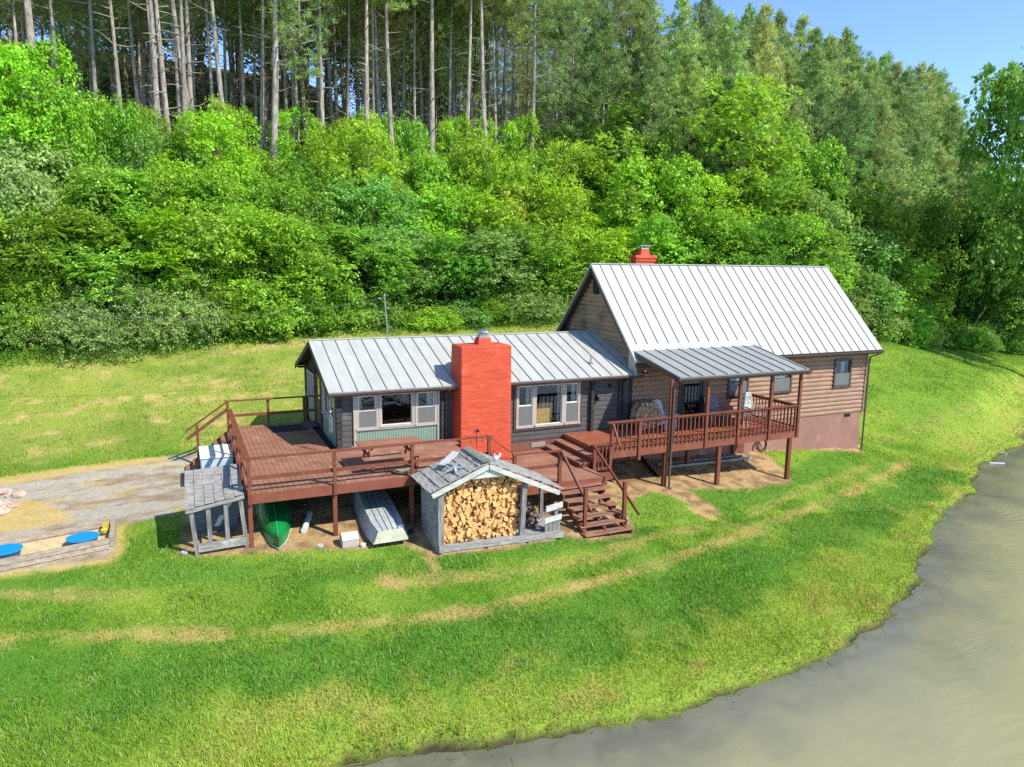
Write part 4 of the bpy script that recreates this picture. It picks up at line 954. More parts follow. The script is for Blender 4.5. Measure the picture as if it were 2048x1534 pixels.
m.hexa([(2.25, -5.74, .52), (3.42, -5.74, .50), (2.85, -5.74, .80), (2.84, -5.74, .80), (2.25, -5.71, .52), (3.42, -5.71, .50), (2.85, -5.71, .80), (2.84, -5.71, .80)]); m.build('bargeboard', bpy.data.materials['pale_board'], WS)
# star, weathervane, cow, board on the roof
def roof_z(x): return .27+(x-1.17)*(.67/1.68) if x < RX else .94-(x-RX)*(1.03/2.31)
st = MB(); c = Vector((2.07, -5.22, roof_z(2.07)+.10)); ax = Vector((.86, .12, .36)).normalized(); ay = Vector((-.1, .93, .25)); ay = (ay-ax*ay.dot(ax)).normalized(); nn = ax.cross(ay)
k = []
for i in range(10):
    r_ = .40 if i % 2 == 0 else .085; t = i*math.pi/5+.5; k.append(c+ax*math.cos(t)*r_+ay*math.sin(t)*r_)
st.add([tuple(p) for p in k]+[tuple(c+nn*.09), tuple(c-nn*.02)], [(i, (i+1) % 10, 10) for i in range(10)]+[((i+1) % 10, i, 11) for i in range(10)])
tag(st.build('metal_star', M_STEEL), 'folded grey metal barn star lying on the woodshed roof', 'ornament')
st = MB(); st.hexa([(1.80, -4.62, roof_z(1.8)+.16), (1.92, -4.95, roof_z(1.92)+.16), (2.42, -4.62, roof_z(2.42)+.20), (2.34, -4.32, roof_z(2.34)+.20), (1.80, -4.62, roof_z(1.8)+.175), (1.92, -4.95, roof_z(1.92)+.175), (2.42, -4.62, roof_z(2.42)+.215), (2.34, -4.32, roof_z(2.34)+.215)])
tag(st.build('white_board', M_WHITE), 'white flat board leaning on the woodshed roof beside the star', 'board')
def blob(mb, c, r, n=10, m=7, mi=0):
    k = len(mb.v)
    for i in range(m+1):
        a = -math.pi/2+math.pi*i/m
        for j in range(n):
            t = 2*math.pi*j/n; mb.v.append((c[0]+r[0]*math.cos(a)*math.cos(t), c[1]+r[1]*math.cos(a)*math.sin(t), c[2]+r[2]*math.sin(a)))
    for i in range(m):
        for j in range(n): mb.f.append([k+i*n+j, k+i*n+(j+1) % n, k+(i+1)*n+(j+1) % n, k+(i+1)*n+j]); mb.m.append(mi)
M_PALE = mat('pale_painted_metal', srgb(206, 208, 206), srgb(150, 156, 158), rough=.5, scale=14)
rz = roof_z(3.30); r0 = thing('rooster_figure', (3.3, -5.2, rz), 'small white metal rooster with a red comb on the woodshed roof ridge', 'ornament')
m = MB(); blob(m, (3.30, -5.2, rz+.13), (.09, .06, .08)); blob(m, (3.24, -5.2, rz+.24), (.035, .035, .05)); m.beam((3.38, -5.2, rz+.15), (3.44, -5.2, rz+.26), .02, .08); m.beam((3.28, -5.2, rz-.02), (3.28, -5.2, rz+.08), .02, .02); m.build('body', M_PALE, r0, smooth=False)
m = MB(); m.beam((3.23, -5.2, rz+.27), (3.25, -5.2, rz+.35), .015, .05); m.build('comb', mat('comb_red', srgb(150, 50, 46)), r0)
wv = thing('weathervane', (3.17, -3.97, 1.2), 'thin dark weathervane with compass letters on the deck rail by the red chimney', 'weathervane')
m = MB(); m.tube([(3.18, -4.06, .75), (3.18, -4.06, 1.42)], .008, 6); m.tube([(3.04, -4.06, 1.12), (3.33, -4.06, 1.12)], .006, 6); m.tube([(3.18, -4.2, 1.12), (3.18, -3.92, 1.12)], .006, 6); m.build('rod', M_BLACK, wv)
m = MB()
L_ = {'E': [(0, 0, 0, 2), (0, 0, 1, 0), (0, 1, .8, 1), (0, 2, 1, 2)], 'W': [(0, 2, .3, 0), (.3, 0, .6, 1.2), (.6, 1.2, .9, 0), (.9, 0, 1.2, 2)], 'N': [(0, 0, 0, 2), (0, 2, 1, 0), (1, 0, 1, 2)]}
for ch_, ox, oz in (('E', 3.0, 1.08), ('W', 3.33, 1.08)):
    for a, b_, c_, d_ in L_[ch_]: m.beam((ox+a*.035, -4.06, oz+b_*.035), (ox+c_*.035, -4.06, oz+d_*.035), .008, .012)
m.build('letters', M_BLACK, wv)
m = MB(); m.beam((3.08, -4.06, 1.38), (3.28, -4.06, 1.38), .008, .02); blob(m, (3.20, -4.06, 1.42), (.06, .012, .04), 8, 5); m.beam((3.12, -4.06, 1.38), (3.10, -4.06, 1.46), .01, .03); m.build('rooster', M_BLACK, wv)
# ================================================================ lean-to store under the deck corner
LT = thing('lean_to_shed', (-3.9, -2.8, -1.2), 'small open lean-to of weathered grey posts and boards at the deck corner', 'shed')
FL, FR, BL, BR = (-4.66, -3.98, .03), (-3.24, -3.98, .27), (-4.62, -1.75, .42), (-3.24, -1.75, .50)
m = MB()
def lerp3(a, b, t): return tuple(a[i]+(b[i]-a[i])*t for i in range(3))
for i in range(6):
    for k in range(16):
        t0, t1 = i/6+.002, (i+1)/6-.006; s0, s1 = k/16+.004, (k+1)/16-.004
        q = [lerp3(lerp3(FL, FR, t), lerp3(BL, BR, t), s) for t, s in ((t0, s0), (t1, s0), (t1, s1), (t0, s1))]
        j = rg.uniform(-.006, .006); q = [(a, b_, c+j+(.02 if n_ in (0, 3) else 0)) for n_, (a, b_, c) in enumerate(q)]
        m.hexa([(a, b_, c-.02) for a, b_, c in q]+q)
m.build('roof', M_GREYX, LT)
m = MB(); m.beam((FL[0]+.02, FL[1]+.03, FL[2]-.08), (FR[0], FR[1]+.03, FR[2]-.08), .04, .09); m.beam((FL[0]+.03, FL[1], FL[2]-.07), (BL[0]+.03, BL[1], BL[2]-.07), .04, .09); m.build('beam', M_GREYX, LT)
for (xb, xt, zt) in ((-4.42, -4.52, -.04), (-4.10, -4.12, .02), (-3.68, -3.70, .09), (-3.22, -3.34, .14)):
    g0 = gz(xb, -3.85)-.05; s = .052; zb = g0 if xb in (-4.42, -3.22) else -1.0
    MB().hexa([(xb-s, -3.92, zb), (xb+s, -3.92, zb), (xb+s, -3.84, zb), (xb-s, -3.84, zb), (xt-s, -3.92, zt), (xt+s, -3.92, zt), (xt+s, -3.84, zt), (xt-s, -3.84, zt)]).build('post', M_GREYZ, LT)
MB().hexa([(-4.40, -3.94, -1.16), (-3.24, -3.94, -1.12), (-3.24, -3.83, -1.12), (-4.40, -3.83, -1.16), (-4.40, -3.94, -.96), (-3.24, -3.94, -.92), (-3.24, -3.83, -.92), (-4.40, -3.83, -.96)]).build('sill', M_GREYX, LT)
for xx in (-4.5, -3.35): MB().box(xx-.05, xx+.05, -1.9, -1.8, -1.25, .35).build('post', M_GREYZ, LT)
MB().box(-4.45, -3.35, -2.55, -2.50, -1.25, .2).build('back_panel', mat('grey_sheet', srgb(96, 104, 108), rough=.7), LT)
m = MB(); m.box(-4.3, -3.7, -3.7, -2.8, -1.18, -1.08); m.build('floor_slab', mat('ochre_slab', srgb(176, 152, 96), rough=.9), LT)
# old white chest between the lean-to and the side steps
FZ = thing('chest_freezer', (-3.65, 2.0, -1.1), 'old white chest with rust-stained lid between the lean-to and deck steps', 'chest')
m = MB(); m.hexa([(-4.14, 1.22, -1.18), (-3.18, 1.22, -1.18), (-3.18, 2.72, -1.18), (-4.14, 2.72, -1.18), (-4.14, 1.22, -.07), (-3.18, 1.22, -.07), (-3.18, 2.72, -.07), (-4.14, 2.72, -.07)]); m.build('body', mat('pale_blue_enamel', srgb(186, 204, 216), srgb(170, 190, 204), rough=.4, scale=2), FZ, bevel=.02)
m = MB(); m.box(-4.17, -3.15, 1.19, 2.75, -.06, .02); m.build('lid', mat('rusty_white_lid', srgb(236, 230, 220), srgb(222, 214, 204), rough=.5, scale=2, stain=(srgb(198, 142, 96), 2.2, .58)), FZ, bevel=.02)
# mats on the deck
m = MB(); m.box(-1.75, -.55, 2.9, 3.95, DZ+.002, DZ+.014); tag(m.build('door_mat', mat('dark_mat', (.035, .036, .04), rough=.95)), 'large dark rubber mat lying on the deck before the gable door', 'mat')
m = MB(); m.hexa([(-.62, 3.3, DZ+.016), (-.12, 3.3, DZ+.016), (-.12, 4.1, DZ+.016), (-.62, 4.1, DZ+.016), (-.62, 3.3, DZ+.03), (-.12, 3.3, DZ+.03), (-.12, 4.1, DZ+.03), (-.62, 4.1, DZ+.03)]); tag(m.build('door_mat', mat('grey_mat', srgb(92, 104, 106), srgb(66, 76, 78), rough=.95, scale=14)), 'smaller grey patterned mat at the foot of the gable door', 'mat')
# wind chime hung at the cottage eave
wc = thing('wind_chime', (-.36, -.5, 1.6), 'silver wind chime hanging from the cottage eave corner', 'wind chime')
m = MB(); m.tube([(-.36, -.56, 2.08), (-.36, -.56, 1.45)], .005, 5); m.lathe((-.36, -.56, 1.42), [(.06, 0), (.06, .02)], 12); m.lathe((-.36, -.56, 1.56), [(.05, 0), (.03, .04), (.05, .08)], 10); m.build('top', M_STEEL, wc)
for i in range(5):
    a = i*1.257; m = MB(); m.tube([(-.36+.045*math.cos(a), -.56+.045*math.sin(a), 1.38), (-.36+.045*math.cos(a), -.56+.045*math.sin(a), .85-.06*(i % 3)+.1)], .009, 6); m.build('tube', M_STEEL, wc)
# picnic table
PT_ = thing('picnic_table', (.95, -2.55, DZ), 'long red-brown picnic table with two attached benches on the wooden deck', 'table')
for i in range(5):
    y0 = -2.87+i*.135; MB().box(.02, 1.92, y0, y0+.125, .925, .96).build('top_board', M_DECK, PT_)
for y0 in (-3.42, -1.98):
    MB().box(-.0, 1.9, y0, y0+.13, .655, .69).build('bench', M_DECK, PT_); MB().box(-.0, 1.9, y0+.14, y0+.27, .655, .69).build('bench', M_DECK, PT_)
for xx in (.32, 1.62):
    for s in (-1, 1): MB().beam((xx, -2.55+s*.62, DZ), (xx, -2.55+s*.2, .92), .04, .09, side=(1, 0, 0)).build('leg', M_RAIL, PT_)
    MB().box(xx-.02, xx+.02, -3.36, -1.75, .575, .65).build('crossbar', M_RAIL, PT_)
    MB().beam((xx+(.25 if xx < 1 else -.25), -2.55, .90), (xx, -2.55, .62), .03, .06).build('brace', M_RAIL, PT_)
m = MB()
for t in range(8): pass
tb = thing('flower_planter', (1.05, -3.72, DZ+.1), 'shallow mossy stone bowl standing low on the deck behind the front rail', 'bowl')
m = MB(); m.lathe((1.10, -3.55, DZ), [(.10, 0), (.26, .05), (.28, .09), (.24, .085), (.05, .05)], 16); m.build('bowl', mat('mossy_stone', srgb(150, 142, 116), srgb(120, 116, 92), rough=.9, scale=9), tb)
for nm, xx in (('deck hook to the left of the stone bowl', .55), ('deck hook to the right of the stone bowl', 1.42)):
    hk = thing('wire_hook', (xx, -3.90, .5), 'black U-shaped metal '+nm+' on the deck rail', 'hook')
    m = MB(); m.tube([(xx-.05, -3.86, .62), (xx-.05, -3.80, .42), (xx, -3.80, .34), (xx+.05, -3.80, .42), (xx+.05, -3.86, .62)], .012, 6); m.build('bracket', M_BLACK, hk)
# ================================================================ boats under the deck
def hull(name, P0, P1, wid, hgt, m, parent, flat=.0, bowpt=True, stern_w=.0, n=18, keel_m=None):
    """upturned hull from P0 (bow) to P1 (stern)"""
    P0 = Vector(P0); P1 = Vector(P1); d = (P1-P0).normalized(); s = d.cross(Vector((0, 0, 1))).normalized(); L = (P1-P0).length
    mb = MB(); mm = 12; rows = []
    for i in range(n+1):
        t = i/n
        w = wid/2*((math.sin(math.pi*min(t*1.0, 1))**.62) if stern_w == 0 else (stern_w+(1-stern_w)*math.sin(math.pi/2*min(t/.55, 1))**.8 if t < .55 else 1-(1-stern_w*1.1)*((t-.55)/.45)**2))
        if stern_w == 0: w = max(w, .004)
        hh = hgt*(1-.25*(abs(t-.5)*2)**2)
        row = []
        for j in range(mm+1):
            a = math.pi*j/mm; cx = math.cos(a); sz = math.sin(a)**(.35 if flat else .75)
            if flat: cx = math.copysign(abs(cx)**.62, cx) 
            row.append(P0+d*L*t+s*w*cx+Vector((0, 0, hh*sz)))
        rows.append(row)
    k = len(mb.v)
    for r in rows: mb.v += [tuple(p) for p in r]
    for i in range(n):
        for j in range(mm): mb.f.append([k+i*(mm+1)+j, k+i*(mm+1)+j+1, k+(i+1)*(mm+1)+j+1, k+(i+1)*(mm+1)+j]); mb.m.append(0)
    mb.f.append([k+j for j in range(mm+1)]); mb.m.append(0); mb.f.append([k+n*(mm+1)+j for j in range(mm+1)][::-1]); mb.m.append(0)
    o = mb.build(name, m, parent, smooth=not flat)
    return rows
cz_ = lambda x, y: gz(x, y)
CN = thing('canoe', (-2.3, -2.8, -1.2), 'green canoe lying upside down under the deck', 'canoe')
rows = hull('hull', (-2.48, -4.30, cz_(-2.5, -4.3)+.05), (-2.15, .5, -.98), .95, .42, mat('green_canoe', srgb(20, 140, 70), srgb(14, 118, 56), rough=.3, scale=2, spec=.5, stain=(srgb(120, 150, 100), 5, .68)), CN)
m = MB(); m.tube([tuple(r[6]+Vector((0, 0, .006))) for r in rows], .012, 6); m.build('keel', mat('keel_green', srgb(90, 170, 120)), CN)
for side in (0, 12): m = MB(); m.tube([tuple(r[side]) for r in rows], .016, 6); m.build('gunwale', mat('gunwale_grey', srgb(190, 196, 186)) if side == 0 else bpy.data.materials['gunwale_grey'], CN)
BT = thing('jon_boat', (.5, -3, -1.3), 'pale grey flat-bottomed boat lying upside down under the deck', 'boat')
def jon():
    m_al = mat('worn_aluminium', srgb(186, 192, 190), srgb(150, 158, 158), rough=.5, scale=3, stain=(srgb(216, 218, 208), 3, .58)); g0 = -1.33
    sec = [(-5.05, .34, .46, .36), (-4.4, .42, .56, .40), (-3.2, .44, .60, .40), (-1.9, .40, .54, .37), (-.9, .32, .42, .30), (-.45, .26, .34, .2)]
    mb = MB(); cx = lambda y: .30+(y+5.05)*.08+.02
    for y, bw, gw, h in sec:
        c = cx(y); z0 = gz(c, max(y, -3.5))-.01; mb.v += [(c-gw, y, z0+.02), (c-bw, y, z0+h), (c+bw, y, z0+h), (c+gw, y, z0+.02)]
    for i in range(len(sec)-1):
        for j in range(3): mb.f.append([4*i+j, 4*i+j+1, 4*i+j+5, 4*i+j+4]); mb.m.append(0)
    mb.f.append([3, 2, 1, 0]); mb.m.append(1); q = 4*(len(sec)-1); mb.f.append([q, q+1, q+2, q+3]); mb.m.append(0)
    mb.build('hull', [m_al, mat('cream_transom', srgb(206, 204, 180), srgb(184, 180, 156), rough=.6, scale=5)], BT)
    for u in (-.6, -.2, .2, .6):
        r_ = MB(); r_.tube([(cx(y)+u*bw, y, gz(cx(y), max(y, -3.5))-.01+h+.008) for y, bw, gw, h in sec[:-1]], .011, 5); r_.build('rib', mat('rib_grey', srgb(120, 128, 130)) if u == -.6 else bpy.data.materials['rib_grey'], BT)
    for s_ in (-1, 1):
        r_ = MB(); r_.tube([(cx(y)+s_*gw, y, gz(cx(y), max(y, -3.5))+.02) for y, bw, gw, h in sec], .022, 6); r_.build('gunwale', m_al, BT)
jon()
m = MB(); m.tube([(-1.72, -3.55, gz(-1.7, -3.5)+.09), (-1.38, -2.45, gz(-1.4, -2.5)+.09)], .085, 14); tag(m.build('drain_pipe', M_WHITE, smooth=False), 'short white plastic pipe lying beside the green canoe', 'pipe')
sb = thing('stone_box', (-.68, -4.45, -1.3), 'grey ribbed stone-look hose box by the deck post', 'box')
g0 = gz(-.68, -4.5)
m = MB(); m.box(-.90, -.46, -4.68, -4.30, g0-.02, g0+.20); m.build('body', mat('stone_grey', srgb(186, 176, 166), srgb(160, 150, 142), rough=.9, scale=10, stretch=(1, 6, 6)), sb, bevel=.02)
m = MB(); k = []
for i in range(9):
    a = math.pi*i/8; k.append((-4.49-.20*math.cos(a), g0+.20+.15*math.sin(a)))
m.add([(-.90, y, z) for y, z in k]+[(-.46, y, z) for y, z in k], [(i, i+9, i+10, i+1) for i in range(8)]+[list(range(9)), [9+i for i in range(9)][::-1]]); m.build('lid', mat('stone_lid', srgb(214, 204, 196), srgb(192, 180, 170), rough=.85, scale=10, stretch=(1, 6, 6)), sb)
m = MB(); m.lathe((-.36, -4.72, gz(-.36, -4.7)), [(.07, 0), (.08, .08), (.05, .1)], 10); tag(m.build('paint_tin', M_WHITE), 'small white tin between the hose box and the boat', 'tin')
m = MB(); m.lathe((-1.42, -4.35, gz(-1.4, -4.35)), [(.09, -.01), (.09, .03), (.06, .035), (.055, .03)], 16); tag(m.build('garden_light', M_PALE), 'round pale solar light set in the mulch before the deck', 'light')
m = MB(); GLP = on_ground(369, 1106); m.lathe((GLP[0], GLP[1], GLP[2]), [(.09, -.01), (.09, .04), (.06, .045), (.055, .04)], 16); tag(m.build('garden_light', M_PALE), 'round solar light at the left foot of the lean-to', 'light')
m = MB(); m.lathe((1.05, -4.45, gz(1.05, -4.4)+.08), [(.02, -.08), (.09, -.03), (.09, .03), (.02, .08)], 12); tag(m.build('boat_buoy', M_BLACK), 'small black float lying right of the upturned flat boat', 'float')
# ================================================================ sand box with blue tubs
SB = thing('timber_sandbox', (-7.7, -1.8, -1.3), 'long sandbox of stacked weathered timbers on the gravel', 'sandbox')
M_TIMB = mat('landscape_timber', srgb(180, 166, 146), srgb(138, 122, 104), rough=.9, scale=2.5, stretch=(1, 7, 7), bump=.004, stain=(srgb(120, 118, 78), 2, .66))
def wall_run(p, q, z0, n, name='timber'):
    for i in range(n):
        m = MB(); j = rg.uniform(-.008, .008); m.beam((p[0], p[1]+j, z0+.07+.14*i), (q[0], q[1]+j, z0+.07+.14*i), .13-.012*(i % 2), .122); m.build(name, M_TIMB, SB)
wall_run((-11.5, -3.72), (-6.52, -2.46), -1.40, 3); wall_run((-11.5, -1.95), (-6.62, -.80), -1.34, 2)
wall_run((-6.45, -2.40), (-6.50, -.86), -1.38, 3)
m = MB(); m.hexa([(-11.4, -3.65, -1.5), (-6.5, -2.42, -1.5), (-6.55, -.85, -1.5), (-11.4, -1.98, -1.5), (-11.4, -3.65, -1.27), (-6.5, -2.42, -1.25), (-6.55, -.85, -1.22), (-11.4, -1.98, -1.27)]); m.build('sand', M_STRAW, SB)
def tub(x, y, label):
    r0 = thing('plastic_tub', (x, y, -1.16), label, 'tub')
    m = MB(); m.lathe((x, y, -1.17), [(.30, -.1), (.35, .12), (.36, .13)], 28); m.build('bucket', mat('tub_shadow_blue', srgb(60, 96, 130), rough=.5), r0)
    m = MB(); m.lathe((x, y, -1.05), [(.37, 0), (.39, .025), (.385, .04), (.36, .045), (.33, .035), (.0, .036)], 32); m.build('lid', mat('tub_blue', srgb(20, 142, 216), srgb(18, 136, 210), rough=.35), r0)
tub(-7.15, -2.00, 'round blue plastic tub in the right end of the sandbox'); tub(-8.83, -2.22, 'round blue plastic tub at the left edge of the photo in the sandbox')
m = MB(); m.box(-6.75, -6.60, -1.35, -1.05, -1.16, -.98); m.lathe((-6.70, -1.5, -1.14), [(.08, 0), (.1, .08), (.04, .14)], 8); tag(m.build('toy_truck', mat('toy_yellow', srgb(206, 182, 70), rough=.6)), 'yellow plastic toy in the right corner of the sandbox', 'toy')
# fire ring rocks at left edge
M_ROCK = mat('field_stone', srgb(196, 176, 158), srgb(160, 136, 118), rough=.9, scale=5, bump=.02, bscale=8, rnd=.2)
for i, (x, y, r_) in enumerate(((-9.85, 3.3, .22), (-9.35, 2.85, .24), (-9.66, 2.1, .2), (-9.35, 1.85, .17), (-9.55, 1.3, .24), (-9.95, 1.0, .26), (-10.2, 3.4, .24), (-9.6, 2.9, .14), (-9.9, 2.4, .15))):
    m = MB(); q = random.Random(i); n = 9
    blob(m, (x, y, gz(x, y)+r_*.25), (r_*q.uniform(.9, 1.3), r_*q.uniform(.8, 1.1), r_*.6), 9, 6)
    m.v = [(a+q.uniform(-.03, .03), b_+q.uniform(-.03, .03), c+q.uniform(-.03, .03)) for a, b_, c in m.v]
    tag(m.build('rock', M_ROCK, smooth=False), 'pale fieldstone of the fire ring at the left edge of the gravel', 'rock', 'stones of the fire ring')
m = MB(); m.lathe((-9.98, 2.0, gz(-9.98, 2)), [(.25, 0), (.3, .03), (.1, .04)], 10); tag(m.build('ash_heap', mat('ash', srgb(104, 112, 124), srgb(60, 64, 70), rough=.95, scale=14)), 'grey ash inside the stone fire ring at the left', 'ash')
# ================================================================ pole and wire
UP_ = thing('service_mast', (4.0, 8.2, gz(4, 8.2)), 'thin leaning steel service mast behind the cottage roof', 'pole')
m = MB(); m.tube([(4.08, 8.3, gz(4, 8.3)-.1), (3.66, 8.0, 4.76)], .035, 8); m.build('mast', M_STEEL, UP_)
m = MB(); m.lathe((3.66, 8.0, 4.76), [(.05, -.05), (.07, .02), (.02, .08)], 10); m.tube([(3.66, 8.0, 4.7), (3.50, 8.0, 4.62), (3.40, 8.0, 4.66)], .012, 6); m.build('weatherhead', M_STEEL, UP_)
a = Vector((3.45, 8.0, 4.64)); b = Vector((-14.5, 10.0, 5.2)); pts = []
for i in range(41):
    t = i/40; p = a.lerp(b, t); p.z -= 1.15*4*t*(1-t)*.9; pts.append(tuple(p))
m = MB(); m.tube(pts, .011, 5); tag(m.build('overhead_wire', mat('wire_grey', (.10, .10, .105), rough=.6)), 'sagging grey overhead cable running left from the steel mast', 'cable')
# ================================================================ under the porch
def ladder(p, q, label, z):
    t = thing('wooden_ladder', (14.5, -.5, z), label, 'ladder'); p = Vector(p); q = Vector(q); d = (q-p).normalized(); s = Vector((-d.y, d.x, 0))*.21
    for sg in (-1, 1): MB().beam(p+s*sg, q+s*sg, .035, .09).build('rail', M_GREYX, t)
    n = int((q-p).length/.28)
    for i in range(1, n): 
        c = p.lerp(q, i/n); MB().beam(c-s, c+s, .03, .03).build('rung', M_GREYZ, t)
ladder((12.1, -.95, -1.42), (16.6, -.78, -1.55), 'long weathered grey wooden ladder lying flat under the porch', -1.5)
m = MB(); m.tube([(11.9, .1, -1.30), (11.5, -1.1, -1.42), (11.28, -1.9, -1.53)], .06, 10); tag(m.build('corrugated_pipe', M_BLACK), 'black corrugated drain pipe lying on the dirt under the porch', 'pipe')
m = MB()
for k in range(5):
    m.tube([(17.85+.02*k+(.26-.01*k)*math.cos(t*.2618), -.12-.015*k, -1.32+(.25+.012*k)*math.sin(t*.2618)) for t in range(25)], .012, 6)
tag(m.build('coiled_hose', mat('hose', srgb(92, 66, 50), rough=.6)), 'coil of brown hose hanging on the stucco foundation under the porch', 'hose')
m = MB(); m.box(16.35, 16.95, -.12, -.02, -1.55, -.95); tag(m.build('crawl_hatch', M_RAIL), 'red-brown access hatch low on the wall under the porch', 'hatch')
# ================================================================ chairs on the porch
def adir(x, y, rz, m, label, slats=True, nm='adirondack_chair', w=.62):
    t = thing(nm, (x, y, 0.0), label, 'chair')
    def L(mb, name, mm=m): return mb.build(name, mm, None)
    prt = []
    for i in range(5): q = MB(); xx = -w/2+.05+i*(w-.1)/5; q.beam((xx+.05, -.20, .36), (xx+.05, .28, .28), .09, .02, side=(1, 0, 0)); prt.append(L(q, 'seat'))
    nb = 6
    for i in range(nb): 
        q = MB(); u = (i-(nb-1)/2)/(nb/2); xx = u*w*.42; q.beam((xx, .24, .28), (xx*1.25, .58, 1.06-.10*u*u), w/nb*.80, .02, side=(1, 0, 0)); prt.append(L(q, 'back_slat'))
    for s in (-1, 1):
        q = MB(); q.box(s*w/2-.06 if s > 0 else s*w/2-.06, s*w/2+.06, -.28, .42, .56, .585); prt.append(L(q, 'arm'))
        q = MB(); q.box(s*w/2-.02, s*w/2+.02, -.22, -.12, 0, .56); prt.append(L(q, 'leg')); q = MB(); q.beam((s*w/2, -.15, .34), (s*w/2, .62, .03), .03, .10, side=(1, 0, 0)); prt.append(L(q, 'leg'))
    for o in prt: o.parent = t
    t.rotation_euler = (0, 0, rz)
    return t
adir(12.35, -.85, R(18), M_WHITE, 'white slatted plastic armchair beside the firewood hoop')
adir(14.85, -.75, R(-8), mat('lilac_grey', srgb(148, 138, 148), rough=.6), 'lilac-grey slatted armchair to the right of the black front door')
def cushion_chair(x, y):
    t = thing('cushioned_chair', (x, y, 0), 'white-framed patio chair with grey patterned cushion at the right end of the porch', 'chair')
    m = MB()
    for s in (-1, 1):
        m.tube([(x+s*.33, y-.3, 0), (x+s*.33, y-.28, .42), (x+s*.33, y+.2, .42), (x+s*.33, y+.42, 1.12)], .018, 6); m.tube([(x+s*.33, y+.2, .42), (x+s*.33, y+.3, 0)], .018, 6); m.tube([(x+s*.33, y-.3, .62), (x+s*.33, y+.26, .64)], .022, 6)
    m.tube([(x-.33, y+.42, 1.12), (x+.33, y+.42, 1.12)], .018, 6); m.build('frame', M_WHITE, t)
    mc = mat('patterned_cushion', srgb(196, 196, 186), srgb(120, 124, 112), rough=.9, scale=16, lo=.45, hi=.55)
    for nm_, q in (('seat_cushion', ((x-.3, y-.28, .42), (x+.3, y-.28, .42), (x+.3, y+.2, .42), (x-.3, y+.2, .42))),): 
        m = MB(); m.box(x-.3, x+.3, y-.28, y+.2, .42, .52); m.build(nm_, mc, t, bevel=.03)
    for k in range(3):
        m = MB(); z0 = .50+k*.205; y0 = y+.20+k*.066; m.hexa([(x-.3, y0, z0), (x+.3, y0, z0), (x+.3, y0+.09, z0-.01), (x-.3, y0+.09, z0-.01), (x-.3, y0+.066, z0+.2), (x+.3, y0+.066, z0+.2), (x+.3, y0+.155, z0+.19), (x-.3, y0+.155, z0+.19)]); m.build('back_cushion', mc, t, bevel=.02)
cushion_chair(16.35, -1.0)
gt_ = thing('glass_table', (15.4, -1.7, 0), 'low round metal patio table behind the porch balusters', 'table')
m = MB(); m.lathe((15.45, -1.55, .46), [(.36, 0), (.37, .015), (.0, .016)], 20); m.build('tabletop', M_GLASSD, gt_)
for i in range(3): a = i*2.094; m = MB(); m.tube([(15.45+.28*math.cos(a), -1.55+.28*math.sin(a), 0), (15.45+.2*math.cos(a), -1.55+.2*math.sin(a), .46)], .014, 6); m.build('leg', M_WHITE, gt_)
# ================================================================ poles in the pond
for (a, b_), lb in ((((1966, 899), (2013, 908)), 'upper of two thin white poles lying at the pond edge'), (((1978, 926), (2009, 927)), 'lower of two thin white poles lying at the pond edge')):
    p = at(*a, 'z', WATER_Z+.03); q = at(*b_, 'z', WATER_Z+.03); m = MB(); m.tube([tuple(p), tuple(q)], .04, 8); tag(m.build('white_pole', M_WHITE), lb, 'pole')
# ================================================================ foliage
M_LEAF = leaf_mat('leaf', trans=.38, rough=.45, spec=.3)
M_NEEDLE = leaf_mat('pine_needle', trans=.22, rough=.55, spec=.25)
def unit(a): return a/(np.linalg.norm(a, axis=-1, keepdims=True)+1e-9)
def quads(c, ax, nr, ln, wd, fold=.25):
    """rhombic leaves: centre, long axis, normal, half length, half width"""
    ax = unit(ax); s = unit(np.cross(ax, nr)); nn = np.cross(s, ax)
    ln = ln[:, None]; wd = wd[:, None]
    a = c-ax*ln; b = c+s*wd+nn*wd*fold; d = c+ax*ln; e = c-s*wd+nn*wd*fold
    V = np.stack([a, b, d, e], 1).reshape(-1, 3); n = len(c)
    return V, np.arange(4*n).reshape(n, 4)
def clump_leaves(rg, blobs, n, size, elong=1.7, up=.45, shell=.72, droop=.25, clump=.55):
    B = np.array(blobs); r = B[:, 3]; p = r**2/np.sum(r**2)
    # twigs: leaf groups of ~9 on each blob shell
    g = n//9; bi = rg.choice(len(B), g, p=p); d = unit(rg.normal(0, 1, (g, 3))); lowm = (d[:, 2] < 0) & (rg.rand(g) < .55); d[:, 2] = np.where(lowm, -d[:, 2], d[:, 2]); d = unit(d)
    rr = B[bi, 3]*(shell+(1-shell)*rg.rand(g)**.5)*rg.uniform(.74, 1.22, g)*np.where(rg.rand(g) < .12, rg.uniform(1.1, 1.5, g), 1)
    tw = B[bi, :3]+d*rr[:, None]*np.array([1, 1, 1.05])
    c = np.repeat(tw, 9, 0)+rg.normal(0, 1, (g*9, 3))*size*clump*np.array([2.2, 2.2, 1.9])
    dd = np.repeat(d, 9, 0); m = len(c)
    nr = unit(dd*.55+np.array([0, -.12, up])+rg.normal(0, .5, (m, 3)))
    ax = unit(np.cross(nr, rg.normal(0, 1, (m, 3)))); ax[:, 2] -= droop; ax = unit(ax)
    ln = size*rg.uniform(.7, 1.25, m); V, F = quads(c, ax, nr, ln, ln/elong)
    bt = np.repeat(rg.uniform(.80, 1.2, len(B))[bi]*rg.uniform(.85, 1.15, g), 9)*rg.uniform(.78, 1.25, m)
    T = np.ones((m, 3))*bt[:, None]; yel = rg.rand(m) < .10; T[yel] *= np.array([1.3, 1.2, .9])
    return V, F, T
